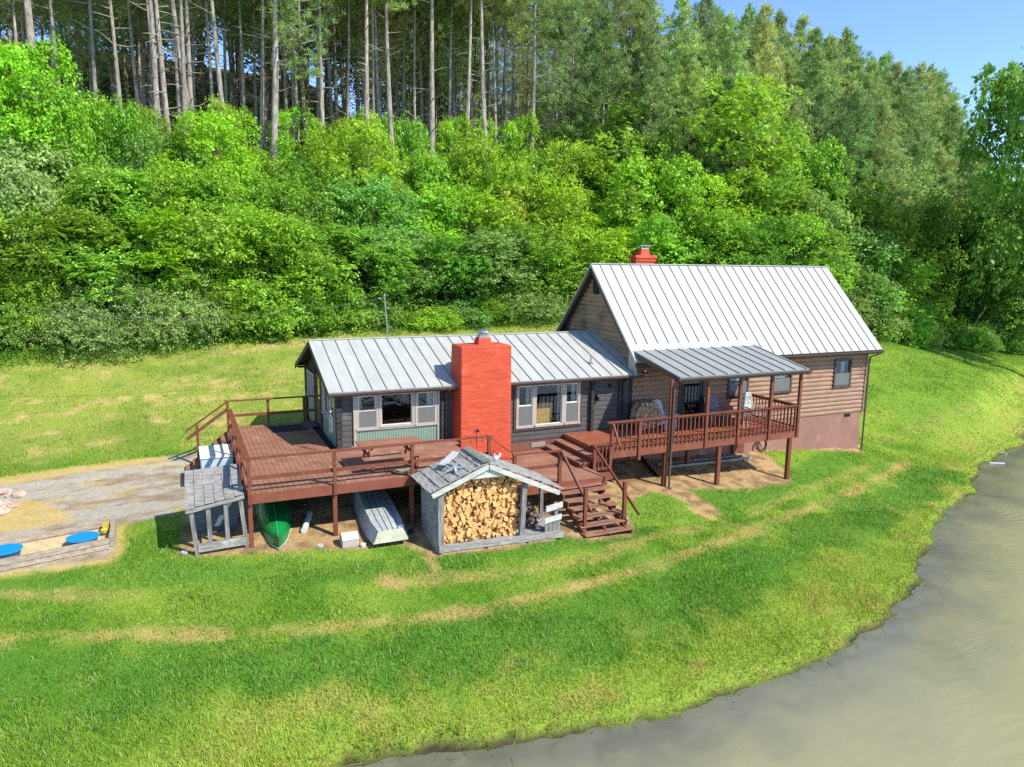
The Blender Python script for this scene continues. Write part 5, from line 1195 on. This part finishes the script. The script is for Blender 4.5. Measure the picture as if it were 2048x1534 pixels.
def fronds(rg, blobs, n, L=.62):
    """compound leaves: pairs of leaflets along a drooping rib"""
    B = np.array(blobs); bi = rg.choice(len(B), n, p=B[:, 3]**2/np.sum(B[:, 3]**2)); d = unit(rg.normal(0, 1, (n, 3))); d[:, 2] = np.abs(d[:, 2]); d = unit(d)
    o = B[bi, :3]+d*(B[bi, 3]*rg.uniform(.65, 1.0, n))[:, None]*np.array([1, 1, .8])
    h = unit(d*np.array([1, 1, .55])+rg.normal(0, .42, (n, 3))*np.array([1, 1, .7])); Ls = L*rg.uniform(.7, 1.25, n)
    side = unit(np.cross(h, np.array([0, 0, 1.0]))); cs, axs, nrs, sz = [], [], [], []
    K = 8
    for k in range(K):
        t = (k+.6)/K; dr = -.45*t*t
        p = o+h*(Ls*t)[:, None]+np.array([0, 0, 1.0])*(Ls*dr)[:, None]
        w = Ls*.20*math.sin(math.pi*min(1, t*.85+.15))+.02
        for s in (-1, 1):
            a = unit(side*s+h*.45+np.array([0, 0, -.25])); cs.append(p+a*w[:, None]); axs.append(a); nrs.append(unit(np.array([0, 0, 1.0])+rg.normal(0, .2, (n, 3)))); sz.append(w)
    c = np.concatenate(cs); m = len(c); sz = np.concatenate(sz)
    V, F = quads(c, np.concatenate(axs), np.concatenate(nrs), sz, sz*.34+.008)
    T = np.ones((m, 3))*np.tile(rg.uniform(.75, 1.25, n), 2*K)[:, None]*rg.uniform(.9, 1.1, (m, 1)); y = np.tile(rg.rand(n) < .22, 2*K); T[y] *= np.array([1.08, 1.05, .9])
    return V, F, T
def crown_blobs(rg, H, Rr, z0, n, rb, taper=.6):
    out = []
    for i in range(n):
        t = (i+rg.rand())/n; z = z0+(H-z0)*t; rmax = Rr*(math.sin(math.pi*(.18+.82*(1-t)**taper*.62)))
        a = rg.uniform(0, 6.283); q = rmax*math.sqrt(rg.uniform(.25, 1))
        out.append((q*math.cos(a), q*math.sin(a), z-rb*.5, rb*rg.uniform(.7, 1.2)))
    return out
def limbs(mb, rg, blobs, H, r0, z_split=.25, lean=(0, 0)):
    top = (lean[0], lean[1], H*.86)
    P = [(0, 0, -.6), (lean[0]*.1, lean[1]*.1, H*.2), (lean[0]*.45+rg.uniform(-.15, .15), lean[1]*.45, H*.5), top]
    mb.tube(P, [r0*1.25, r0, r0*.6, r0*.15], 8)
    for i, b in enumerate(blobs):
        if i % 2 and len(blobs) > 14: continue
        zb = max(H*z_split*.6, b[2]-rg.uniform(.5, 1.4)*(1+.2*H/7)); t = min(zb/(H*.86), 1); s = Vector((lean[0]*t, lean[1]*t, zb)); e = Vector(b[:3]); mid = s.lerp(e, .5)+Vector((0, 0, -.12))
        mb.tube([tuple(s), tuple(mid), tuple(e)], [r0*.42*(1-t*.6), r0*.25*(1-t*.5), .012], 5, cap=False)
def decid(name, seed, H, Rr, z0, nb, rb, nleaf, size, kind='leaf', lean=(0, 0), elong=1.7, r0=None):
    rg = np.random.RandomState(seed); bl = crown_blobs(rg, H, Rr, z0, nb, rb)
    bl.append((lean[0], lean[1], H-rb*.7, rb*.8))
    if kind == 'frond':
        V, F, T = fronds(rg, bl, nleaf//16, .5); V2, F2, T2 = clump_leaves(rg, bl, 9000, .085, 2.2)
        F = np.concatenate([F, F2+len(V)]); V = np.concatenate([V, V2]); T = np.concatenate([T, T2*.9])
    else: V, F, T = clump_leaves(rg, bl, nleaf, size, elong)
    root = bpy.data.objects.new(name, None); COL.objects.link(root)
    m = MB(); limbs(m, rg, bl, H, r0 or H*.016, lean=lean); t = m.build('trunk', M_BARK, root, smooth=True)
    c = np_mesh('crown', V, F, M_LEAF, root, tint=T); return root
def bush(name, seed, H, Rr, nleaf, size, nb=12):
    rg = np.random.RandomState(seed); bl = []
    for i in range(nb):
        a = rg.uniform(0, 6.283); q = Rr*math.sqrt(rg.rand())*.72; rb = Rr*rg.uniform(.32, .5); bl.append((q*math.cos(a), q*math.sin(a), max(rb*.55, H*(1-(q/Rr)**2)*rg.uniform(.45, .95)-rb*.5), rb))
    for i in range(nb//2):
        a = i*6.283/(nb//2)+rg.rand(); bl.append((Rr*.75*math.cos(a), Rr*.75*math.sin(a), H*.14, Rr*.34))
    V, F, T = clump_leaves(rg, bl, nleaf, size, 1.9, shell=.8, droop=.35, clump=.6)
    root = bpy.data.objects.new(name, None); COL.objects.link(root); m = MB()
    for b in bl[:nb]: m.tube([(b[0]*.15, b[1]*.15, -.3), (b[0]*.6, b[1]*.6, b[2]*.6), tuple(b[:3])], [.05, .035, .012], 5, cap=False)
    m.build('stem', M_BARK, root); np_mesh('foliage', V, F, M_LEAF, root, tint=T); return root
def pine(name, seed, H, z0f, Rr, nbr, clump_n, r0=.21, dead=7, nl=.34, wn=.017, ivy=False, sparse=1.0):
    """tall bare trunk, dead stubs, needle sprays along up-swept branches"""
    rg = np.random.RandomState(seed); z0 = H*z0f; bend = rg.uniform(-.35, .35, 4)
    def axis(z): t = z/H; return Vector((bend[0]*t+bend[1]*math.sin(3*t), bend[2]*t+bend[3]*math.sin(2.6*t), z))
    m = MB(); zs = [-.8]+[H*i/9 for i in range(1, 10)]; m.tube([tuple(axis(z)) for z in zs], [r0*1.15]+[r0*(1-.86*(z/H)**1.15) for z in zs[1:]], 9)
    for i in range(dead):
        z = rg.uniform(.18*H, z0+.15*H); a = rg.uniform(0, 6.283); L = rg.uniform(.4, 1.7); p = axis(z); d = Vector((math.cos(a), math.sin(a), rg.uniform(-.1, .45)))
        m.tube([tuple(p), tuple(p+d*L*.6), tuple(p+d*L+Vector((0, 0, rg.uniform(-.15, .25))))], [.04, .026, .010], 5, cap=False)
    C, D, BT = [], [], []
    for i in range(nbr):
        t = (i+.5*rg.rand())/nbr; z = z0+(H-z0)*t; L = (Rr*min(1, (1-t)/.5)**.8*(1-.25*max(0, .35-t)/.35)*rg.uniform(.55, 1.12)+.2) if z0f < .4 else Rr*(math.sin(math.pi*(.22+.72*(1-t)))**.8)*rg.uniform(.65, 1.1)+.25
        a = i*2.4+rg.uniform(-.5, .5); p = axis(z); el = .12+.75*t*t+rg.uniform(-.1, .25)
        d = Vector((math.cos(a)*math.cos(el), math.sin(a)*math.cos(el), math.sin(el))); q1 = p+d*L*.5; q2 = p+d*L+Vector((0, 0, .12*L))
        m.tube([tuple(p), tuple(q1), tuple(q2)], [max(.012, .055*(1-t)+.012), .03*(1-t)+.009, .007], 5, cap=False)
        k = max(3, int(clump_n*L/Rr)); bt = rg.uniform(.8, 1.2)
        for j in range(k):
            s = .28+.72*(j+rg.rand())/k; c = p.lerp(q2, s) if s > .5 else p.lerp(q1, s*2); sp = (.17 if z0f < .4 else .26)*L*(1.15-s*.55)+.08
            off = rg.normal(0, 1, 3)*np.array([sp, sp, .13]); C.append(np.array(c)+off); D.append(unit(off*np.array([1, 1, .2])+np.array(d)*.35+np.array([0, 0, .35]))); BT.append(bt*rg.uniform(.82, 1.2))
    for j in range(5): C.append(np.array(axis(H))+rg.normal(0, .12, 3)); D.append(np.array([0, 0, 1.0])); BT.append(1.1)
    C = np.array(C); D = unit(np.array(D)); BT = np.array(BT); n = int(26*sparse); N = len(C)
    c0 = np.repeat(C, n, 0)+rg.normal(0, .07, (N*n, 3)); dd = unit(np.repeat(D, n, 0)*.75+rg.normal(0, .62, (N*n, 3))); ln = nl*rg.uniform(.6, 1.2, N*n)*.5
    V, F = quads(c0+dd*ln[:, None], dd, rg.normal(0, 1, (N*n, 3)), ln, np.full(N*n, wn))
    T = np.ones((N*n, 3))*(np.repeat(BT, n)*rg.uniform(.8, 1.25, N*n))[:, None]
    root = bpy.data.objects.new(name, None); COL.objects.link(root); m.build('trunk', M_PBARK, root, smooth=True)
    np_mesh('crown', V, F, M_NEEDLE, root, tint=T)
    if ivy:
        k = 900; zz = rg.uniform(1.0, H*.62, k); a = rg.uniform(0, 6.283, k); ax = np.array([axis(z) for z in zz]); rr = r0*(1-.7*zz/H)+.10+.35*(fbm(zz, a, .9, 1) > .52)*rg.rand(k)
        c = ax+np.stack([np.cos(a)*rr, np.sin(a)*rr, np.zeros(k)], 1); nr = unit(np.stack([np.cos(a), np.sin(a), np.full(k, .4)], 1)+rg.normal(0, .3, (k, 3)))
        V, F = quads(c, np.cross(nr, rg.normal(0, 1, (k, 3))), nr, np.full(k, .10), np.full(k, .075)); np_mesh('ivy', V, F, M_LEAF, root, tint=np.ones((k, 3))*np.array([1.3, 1.5, .5])*rg.uniform(.1, .2, (k, 1)))
    return root
# colours of foliage (albedo, multiplied by a per-leaf tint near 1)
def gcol(r, g, b, k=1.0): c = srgb(r, g, b); return tuple(x*k for x in c)
LIME = gcol(150, 192, 56); MID = gcol(132, 176, 58); DEEP = gcol(108, 156, 54); YEL = gcol(164, 192, 70); GREYG = gcol(138, 168, 86); SAGE = gcol(148, 176, 98); FERN = gcol(150, 194, 78)
OAK = gcol(112, 154, 62); PINE1 = gcol(150, 172, 98); PINE2 = gcol(134, 160, 90); PINE3 = gcol(164, 182, 104); COOL = gcol(124, 168, 76)
HIDE = (0, 0, -1000)
# kind -> (prototypes, design height)
P_BROAD = [decid('broadleaf_tree', 21+i, 7.0, 2.6, 1.0, 30, 1.05, 17000, .098, lean=(.3*(i-1), .2)) for i in range(4)]
P_FROND = [decid('sumac_tree', 41+i, 6.0, 2.5, .8, 26, 1.0, 24000, .1, kind='frond') for i in range(3)]
P_TALL = [decid('slender_tree', 61+i, 10.0, 2.8, 2.4, 40, .92, 19000, .10, lean=(.4, .1)) for i in range(2)]
P_BUSH = [bush('bush', 81+i, 3.0, 2.1, 15000, .048) for i in range(3)]
P_VINE = [bush('vine_thicket', 91+i, 2.2, 1.7, 9000, .075, nb=9) for i in range(2)]
P_SYC = [decid('sycamore_tree', 171, 12.0, 4.6, 5.0, 34, 1.15, 17000, .12, elong=1.3, r0=.26)]
P_OAK = [decid('oak_tree', 71+i, 12.0, 5.0, 2.2, 52, 1.4, 36000, .11, lean=(-.8, .3), elong=1.4, r0=.26) for i in range(2)]
P_PINE = [pine('pine_tree', 101+i, 22.0, (.72, .80, .68, .76)[i], 3.2, 34, 20, dead=14+i) for i in range(4)]
P_DEEP = [pine('wood_pine', 141+i, 22.0, (.42, .56, .50)[i], 3.0, 50, 16, dead=14) for i in range(3)]
P_IVY = [pine('ivy_clad_pine', 121, 21.0, .5, 2.9, 48, 18, ivy=True)]
P_EDGE = [pine('edge_pine', 131+i, 19.0, (.16, .24, .12)[i], 3.3, 96, 19, dead=3, nl=.36, wn=.029) for i in range(3)]
_first = {}
def place(protos, k, H0, x, y, z, H, wid=1.0, rz=0.0, col=MID, label='', cat='tree', group=None):
    s = H/H0; p = protos[k % len(protos)]; key = p.name
    if key not in _first:
        _first[key] = p; o = p; o.location = (x, y, z); o.rotation_euler = (0, 0, rz); o.scale = (s*wid, s*wid, s)
        for c in o.children: c.color = (*col, 1)
    else:
        src = _first[key]; o = src.copy(); COL.objects.link(o); o.location = (x, y, z); o.rotation_euler = (0, 0, rz); o.scale = (s*wid, s*wid, s)
        for ch in list(src.children): c = ch.copy(); COL.objects.link(c); c.parent = o; c.color = (*col, 1)
    for q in ('label', 'category', 'group'):
        if q in o: del o[q]
    return tag(o, label, cat, group)
TR = random.Random(77)
def by_px(px, py_top, off, protos, k, H0, col, label, cat, group, wid_px=None, R0=2.6, base=None, jit=.0):
    """tree standing `off` metres behind the wood edge, its top where the ray through (px, py_top) passes"""
    d = ray(px, py_top); d = d/np.hypot(d[0], d[1]); t = 20.0
    while t < 150:      # walk to the requested depth
        P = CPOS+d*t
        if P[1] >= treeline(P[0])+off: break
        t += .5
    P = CPOS+d*t; x, y = P[0], P[1]; z = gz(x, y); dist = float((np.array([x, y, 5])-CPOS)@FW)
    e = ray(px, py_top); s = (y-CY)/e[1]; ztop = CZ+e[2]*s; H = max(1.2, ztop-z)
    w = 1.0
    if wid_px: w = (wid_px/FPX*dist/2)/(R0*H/H0)
    w = min(max(w, .55), 2.2)
    c = tuple(v*TR.uniform(.9, 1.1) for v in col)
    return place(protos, k, H0, x, y, z-.05, H, w, TR.uniform(0, 6.28), c, label, cat, group)
GB_, GM_, GF_ = 'broadleaf trees in the back row below the pines', 'broadleaf trees in the middle row of the bank', 'trees in the front row along the wood edge'
def nth(i): return ('first', 'second', 'third', 'fourth', 'fifth', 'sixth', 'seventh', 'eighth', 'ninth', 'tenth', 'eleventh', 'twelfth', 'thirteenth', 'fourteenth', 'fifteenth', 'sixteenth', 'seventeenth', 'eighteenth', 'nineteenth', 'twentieth', 'twenty-first', 'twenty-second', 'twenty-third', 'twenty-fourth', 'twenty-fifth', 'twenty-sixth', 'twenty-seventh', 'twenty-eighth', 'twenty-ninth', 'thirtieth', 'thirty-first', 'thirty-second')[i]
KN = {'B': (P_BROAD, 7.0, 2.6), 'F': (P_FROND, 6.0, 2.5), 'T': (P_TALL, 10.0, 2.8), 'O': (P_OAK, 12.0, 5.0), 'U': (P_BUSH, 3.0, 2.1), 'V': (P_VINE, 2.2, 1.7)}
CN_ = {id(LIME): 'bright lime green', id(MID): 'fresh mid green', id(DEEP): 'deep green', id(YEL): 'yellow-green', id(GREYG): 'dull grey-green', id(SAGE): 'pale sage green', id(FERN): 'yellowish ferny', id(OAK): 'dark green', id(COOL): 'cool green'}
def row(items, off, group, where, cat='tree', noun='broadleaf tree'):
    for i, it in enumerate(items):
        px, py, w, kd, col = it[:5]; o = it[5] if len(it) > 5 else off
        pr, H0, R0 = KN[kd]
        nn = {'F': 'compound-leaved tree', 'B': noun, 'T': 'slender open tree' if off < 12 else 'slender sapling', 'O': 'spreading oak-like tree', 'U': 'rounded bush', 'V': 'vine-covered thicket'}[kd]
        by_px(px, py, o, pr, i, H0, col, f'{CN_[id(col)]} {nn}, {nth(i)} from the left {where}', 'bush' if kd in 'UV' else cat, group, w, R0)
row([(-330,120,220,'T',MID), (-190,90,210,'B',LIME), (-60,60,200,'B',LIME), (40,95,190,'T',LIME), (110,190,170,'B',MID), (215,215,150,'B',MID), (300,262,160,'B',COOL), (425,228,170,'T',LIME), (520,300,150,'B',LIME), (610,330,150,'B',DEEP), (690,252,165,'T',LIME), (790,325,150,'B',MID),
     (880,318,150,'B',MID), (975,290,170,'B',LIME), (1060,330,150,'B',MID), (1145,292,160,'T',LIME), (1230,325,150,'B',DEEP), (1300,270,150,'B',MID), (1400,165,340,'T',LIME), (1530,235,190,'T',MID), (1625,300,180,'B',MID), (1700,330,170,'B',COOL), (1790,345,150,'B',GREYG)],
    9.0, GB_, 'in the back row')
row([(-340,290,220,'B',MID), (-190,300,210,'B',LIME), (-50,300,200,'B',MID), (60,290,210,'B',SAGE), (170,330,180,'F',FERN), (265,345,190,'F',FERN), (365,330,180,'B',LIME), (455,355,180,'F',FERN), (560,350,190,'B',MID), (650,370,170,'B',DEEP), (740,370,180,'B',COOL), (835,385,180,'B',MID),
     (930,375,190,'B',LIME), (1030,370,190,'B',YEL), (1130,372,190,'B',LIME), (1230,385,180,'B',MID), (1335,330,200,'B',LIME), (1440,350,200,'T',LIME), (1540,365,190,'T',MID), (1640,390,180,'B',GREYG), (1735,370,190,'B',MID), (1830,400,170,'B',DEEP)],
    5.2, GM_, 'in the middle row')
row([(-320,430,220,'B',DEEP), (-175,430,210,'F',FERN), (-30,425,200,'F',FERN), (95,415,200,'F',MID), (200,440,190,'F',FERN), (310,430,190,'F',LIME), (420,430,200,'B',MID), (520,425,200,'B',LIME), (620,440,190,'B',MID), (715,455,180,'F',FERN), (800,470,180,'B',COOL), (890,480,170,'B',DEEP),
     (985,470,190,'B',GREYG), (1085,455,190,'B',MID), (1185,460,190,'B',LIME), (1290,440,190,'B',MID), (1390,430,200,'B',MID), (1490,440,200,'T',DEEP), (1590,450,200,'B',MID), (1690,470,190,'B',COOL), (1775,500,180,'B',MID)],
    2.2, GF_, 'in the front row')
row([(-310,570,220,'U',SAGE,.9), (-160,560,210,'U',MID,.9), (-20,580,190,'U',GREYG,.9), (50,520,210,'U',MID,1.9), (118,595,170,'U',SAGE,1.1), (215,545,250,'U',SAGE,.2), (300,556,190,'U',GREYG,.2), (370,532,190,'U',SAGE,.3), (455,565,150,'B',MID,.8), (525,560,170,'V',MID,.4), (600,585,160,'V',DEEP,.2), (668,572,150,'V',MID,.5),
     (735,590,130,'V',COOL,.5), (800,600,110,'V',MID,.6), (865,612,120,'V',YEL,-.4), (935,590,120,'V',COOL,.3), (985,575,130,'U',MID,.6), (1060,555,190,'U',SAGE,.2), (1130,575,150,'B',MID,1.2), (1200,560,150,'B',DEEP,1.0), (1270,540,140,'B',MID,1.2), (1680,560,160,'U',GREYG,.6), (1740,590,150,'U',SAGE,.5), (1790,600,130,'V',MID,.0), (1840,625,110,'U',GREYG,-.3)],
    0, 'bushes and low thickets at the lawn edge', 'along the lawn edge')
row([(170,205,90,'B',LIME), (300,225,80,'T',MID), (385,240,80,'B',MID), (440,205,70,'T',LIME), (590,215,90,'T',LIME), (640,255,90,'B',MID), (705,225,80,'T',LIME), (765,235,90,'B',LIME), (835,250,80,'B',MID), (905,240,80,'T',LIME), (960,255,80,'B',LIME), (1040,240,90,'T',LIME), (1100,262,80,'B',MID), (1180,245,90,'T',LIME), (1250,250,90,'T',MID)],
    15.5, 'saplings among the nearest pine trunks', 'among the pine trunks', noun='young sapling')
# low edge weeds in front of the bushes
def weeds():
    rg = np.random.RandomState(9); n = 26000; x = rg.uniform(-16, 47, n); y = treeline(x)+rg.normal(-.3, .55, n); z = ground_z(x, y); h = rg.uniform(.02, .5, n)*np.clip(1.1+(y-treeline(x))*.5, .1, 1)
    c = np.stack([x, y, z+h], 1); nr = unit(rg.normal(0, .5, (n, 3))+np.array([0, -.3, 1])); V, F = quads(c, np.cross(nr, rg.normal(0, 1, (n, 3))), nr, rg.uniform(.03, .075, n), rg.uniform(.02, .045, n))
    T = np.array(gcol(112, 162, 50, .85))*rg.uniform(.6, 1.3, (n, 1))
    o = np_mesh('edge_weeds', V, F, leaf_mat('weed_leaf', .35, objcol=False), tint=T); tag(o, kind='stuff')
    # undergrowth of the wooded slope
    n = 90000; px = rg.uniform(-200, 2300, n); d = rg.uniform(0, 1, n)**.7*60+3; x = rg.uniform(-60, 95, n); y = treeline(x)+d; P = np.stack([x, y, np.full(n, 6.0)], 1)-CPOS; zz = P@FW; ok = (P@RT/zz*FPX < 1150) & (P@RT/zz*FPX > -1500); x, y = x[ok], y[ok]; n = len(x)
    z = ground_z(x, y); k = fbm(x, y, 2.0, 1); h = rg.rand(n)*2.6*ss(.30, .6, k); c = np.stack([x, y, z+h], 1); nr = unit(rg.normal(0, .5, (n, 3))+np.array([0, -.2, 1])); V, F = quads(c, np.cross(nr, rg.normal(0, 1, (n, 3))), nr, rg.uniform(.10, .2, n), rg.uniform(.06, .12, n))
    T = np.array(gcol(104, 150, 60, 1.0))*rg.uniform(.5, 1.3, (n, 1)); o = np_mesh('undergrowth', V, F, bpy.data.materials['weed_leaf'], tint=T); tag(o, kind='stuff')
weeds()
# ---------------------------------------------------------------- pines
def pine_at(x, y, H, k, col, label, group, protos=None, H0=22.0, wid=1.0): o = place(protos or P_PINE, k, H0, x, y, gz(x, y)-.1, H, wid, TR.uniform(0, 6.28), tuple(v*TR.uniform(.85, 1.12) for v in col), label, 'pine', group); o.rotation_euler.x = TR.gauss(0, .022); o.rotation_euler.y = TR.gauss(0, .022); return o
GP = 'tall bare-trunked pines on the slope behind the house'
front = [(92, 1.25), (253, .7), (311, .95), (328, .8), (345, .9), (367, .9), (386, .95), (407, .95), (465, 1.0), (513, .8), (535, 1.25), (650, .85), (729, 1.0), (746, .7), (794, 1.05), (866, 1.1), (925, .85), (982, 1.1), (1055, .95), (1090, .7), (1125, .8), (1213, .8)]
taken = []
for i, (px, w) in enumerate(front):
    off = 12.5+(.9/w)*3.0+TR.uniform(-.6, .6); d = ray(px, 300); t = 25
    while True:
        P = CPOS+d*t
        if P[1] >= treeline(P[0])+off: break
        t += .3
    taken.append((P[0], P[1])); pine_at(P[0], P[1], TR.uniform(23, 26), i, PINE3 if i % 3 else PINE1, f'{"thick" if w > 1 else "slim"} bare pine trunk, {nth(i)} from the left in the nearest row of pines', 'nearest row of tall pines', wid=w*1.12)
for i, px in enumerate((130, 190, 285, 430, 490, 575, 600, 685, 762, 830, 900, 950, 1022, 1160, 1190, 1250)):
    d = ray(px, 250); t = 25
    while True:
        P = CPOS+d*t
        if P[1] >= treeline(P[0])+18.5+(i % 3): break
        t += .3
    taken.append((P[0], P[1])); pine_at(P[0], P[1], TR.uniform(23, 26), i, PINE1, f'slender pale pine trunk, {nth(i)} from the left in the second row of pines', 'second row of slender pines', wid=.75)
for px, off in ((622, 15.5), (1165, 15.0)):
    d = ray(px, 300); t = 25
    while True:
        P = CPOS+d*t
        if P[1] >= treeline(P[0])+off: break
        t += .3
    taken.append((P[0], P[1])); pine_at(P[0], P[1], 21.5, 0, PINE1, 'pine with leafy green ivy climbing its trunk, '+('behind the left half of the cottage' if px < 900 else 'above the peak of the log house gable'), 'ivy-clad pines', P_IVY, 21.0)
def wh(x, y, u):
    a = 'above the left lawn' if u < 420 else 'above the left half of the cottage' if u < 800 else 'above the red chimney' if u < 1130 else 'above the log house'
    return ('close behind the leafy bank ' if y-treeline(x) < 36 else 'deep in the wood ')+a
def hmax(x, y, u):      # the wood steps down towards the right
    py = np.interp(u, [1200, 1450, 1700, 1920], [-200, 30, 110, 290]); e = ray(u, py); return max(8.0, CZ+e[2]*(y-CY)/e[1]-gz(x, y)-2.0)
n = 0; tries = 0
while n < 240 and tries < 9000:
    tries += 1; x = TR.uniform(-42, 62); y = treeline(x)+TR.uniform(16, 62)
    P = np.array([x, y, 12])-CPOS; zz = P@FW; u = 1024+P@RT/zz*FPX
    if not (-380 < u < 1500): continue
    if x > 22 and TR.random() < .35: continue
    if u > 1380 and y-treeline(x) > 45: continue
    if min(((x-a)**2+(y-b)**2) for a, b in taken) < 2.1**2: continue
    taken.append((x, y)); pine_at(x, y, min(TR.uniform(20, 26), hmax(x, y, u)), TR.randrange(12), (PINE1, PINE2, PINE3)[TR.randrange(3)], 'tall bare-trunked pine '+wh(x, y, u), GP+' '+wh(x, y, u), protos=P_DEEP if y-treeline(x) > 30 or TR.random() < .3 else None, wid=TR.uniform(.8, 1.15)); n += 1
# pines leafy to the ground along the right edge of the wood
SK = [(1440, 5, 20), (1520, 30, 19), (1565, 18, 28), (1632, 50, 21), (1672, 66, 20), (1712, 84, 24), (1750, 112, 28), (1785, 122, 30), (1822, 135, 26), (1858, 128, 30), (1888, 168, 32), (1215, 20, 15), (1290, -40, 17), (1360, -20, 13), (1420, -30, 18), (1465, 25, 13), (1495, 8, 24), (1545, 0, 15), (1585, 60, 20), (1615, 22, 30), (1650, 90, 15), (1690, 55, 26), (1735, 118, 17), (1765, 105, 34), (1800, 165, 20), (1845, 118, 28), (1872, 140, 40), (1905, 205, 24), (1925, 262, 36), (1958, 300, 46), (1990, 345, 52)]
SK.sort()
for i, (px, py, off) in enumerate(SK):
    by_px(px, py, off, P_EDGE, i, 19.6, (PINE2, PINE1, PINE3)[i % 3], f'grey-green leafy pine, {nth(i)} from the left along the skyline at right', 'pine', 'bushy pines stepping down the skyline at right', 215 if px < 1700 else 190, 4.0)
GQ = 'lower pines filling the right side of the wood'
k = 0
for off in (8, 12, 17):
    for px in range(1330, 1960, 62):
        if TR.random() < .2: continue
        py = np.interp(px, [1300, 1460, 1700, 1920], [110, 105, 175, 320])+TR.uniform(-35, 50)
        by_px(px+TR.uniform(-15, 15), py, off, P_EDGE, TR.randrange(3), 19.8, (PINE2, PINE3)[k % 2], 'shorter grey-green pine standing below the skyline pines at right', 'pine', GQ, 200, 4.0); k += 1
# ---------------------------------------------------------------- dark trees at the right edge
def oak(x, y, H, k, col, lab, wid=1.0, rz=0.0, grp='dark spreading trees at the right edge'): return place(P_OAK, k, 12.0, x, y, gz(x, y)-.1, H, wid, rz, col, lab, 'tree', grp)
def px_xy(px, y): P = at(px, 600, 'y', y); return P[0]
def oak_px(px, py, y, k, col, lab, wid, rz):
    e = ray(px, py); s_ = (y-CY)/e[1]; x = CX+e[0]*s_; zt = CZ+e[2]*s_
    return place(P_SYC if k < 0 else P_OAK, max(k, 0), 12.4, x, y, gz(x, y)-.1, zt-gz(x, y), wid, rz, col, lab, 'tree', 'dark spreading trees at the right edge')
oak_px(2200, 30, 8.0, -1, OAK, 'tallest dark tree reaching in from the right edge against the sky', .62, 1.0)
oak_px(2060, 330, 17.0, 1, OAK, 'lower dark tree just left of the tallest one at the right edge', .8, 2.6)
oak(px_xy(1985, 17.5), 17.5, 10.0, 1, OAK, 'dark leaning tree overhanging the shaded lawn corner at right', 1.0, 2.0)
oak(px_xy(1900, 21), 21, 10.5, 0, DEEP, 'deep green spreading tree behind the right lawn corner', .85, 3.0)
oak(px_xy(2060, 24), 24, 12, 1, DEEP, 'deep green tree behind the two dark trees at the right edge', .9, 4.2)
oak(px_xy(1835, 24), 24, 9.5, 0, MID, 'mid green rounded tree above the far right bushes', .8, 5.0)
for i, (px, y, H) in enumerate(((1960, 15.6, 4.2), (2035, 15.8, 3.6), (1905, 16.4, 4.6))):
    place(P_VINE, i, 2.2, px_xy(px, y), y, gz(px_xy(px, y), y)-.05, H*.55, 1.1, i, DEEP, f'dark low thicket under the spreading trees, {nth(i)} one listed at the right lawn corner' if False else ('dark low thicket', 'rightmost dark low thicket', 'innermost dark low thicket')[i]+' in the shade under the spreading trees at right', 'bush', 'thickets under the right trees')
m = MB()
for i, (px, y, lx) in enumerate(((1925, 16.6, 2.4), (1950, 16.3, 3.4), (1978, 16.8, 2.6))):
    x = px_xy(px, y); z = gz(x, y); t = MB(); t.tube([(x, y, z-.3), (x+lx*.35, y-.2, z+1.2), (x+lx, y-.5, z+3.4)], [.16, .12, .07], 8)
    tag(t.build('leaning_trunk', M_BARK, None, smooth=True), ('leftmost', 'middle', 'rightmost')[i]+' of three dark bare trunks leaning right under the overhanging trees', 'tree', 'leaning trunks at the right lawn corner')
# distant wood mass beyond the crest
def far_wood():
    rg = np.random.RandomState(31); Vs, Fs, Ts = [], [], []; k = 0
    for i in range(230):
        x = rg.uniform(-62, 90); y = treeline(x)+rg.uniform(50, 80); z = gz(x, y); H = rg.uniform(17, 24); n = 800
        P = np.array([x, y, z+H])-CPOS
        if 1024+P@RT/(P@FW)*FPX > 1330: continue
        t = rg.rand(n)**.7; a = rg.uniform(0, 6.283, n); r = 3.2*np.sin(np.pi*(.15+.8*(1-t)))*np.sqrt(rg.rand(n)); c = np.stack([x+r*np.cos(a), y+r*np.sin(a), z+H*(.1+.9*t)], 1)
        V, F = quads(c, rg.normal(0, 1, (n, 3)), rg.normal(0, 1, (n, 3)), rg.uniform(.25, .5, n), rg.uniform(.08, .16, n)); Vs.append(V); Fs.append(F+k); k += len(V); Ts.append(np.array(PINE2)*rg.uniform(.6, 1.1, (n, 1)))
    tag(np_mesh('far_woods', np.concatenate(Vs), np.concatenate(Fs), bpy.data.materials['weed_leaf'], tint=np.concatenate(Ts)), kind='stuff')
far_wood()
for L_P in (P_BROAD, P_FROND, P_TALL, P_BUSH, P_VINE, P_OAK, P_SYC, P_PINE, P_DEEP, P_IVY, P_EDGE):
    for p in L_P:
        if 'label' not in p:
            for c in list(p.children): bpy.data.objects.remove(c)
            bpy.data.objects.remove(p)
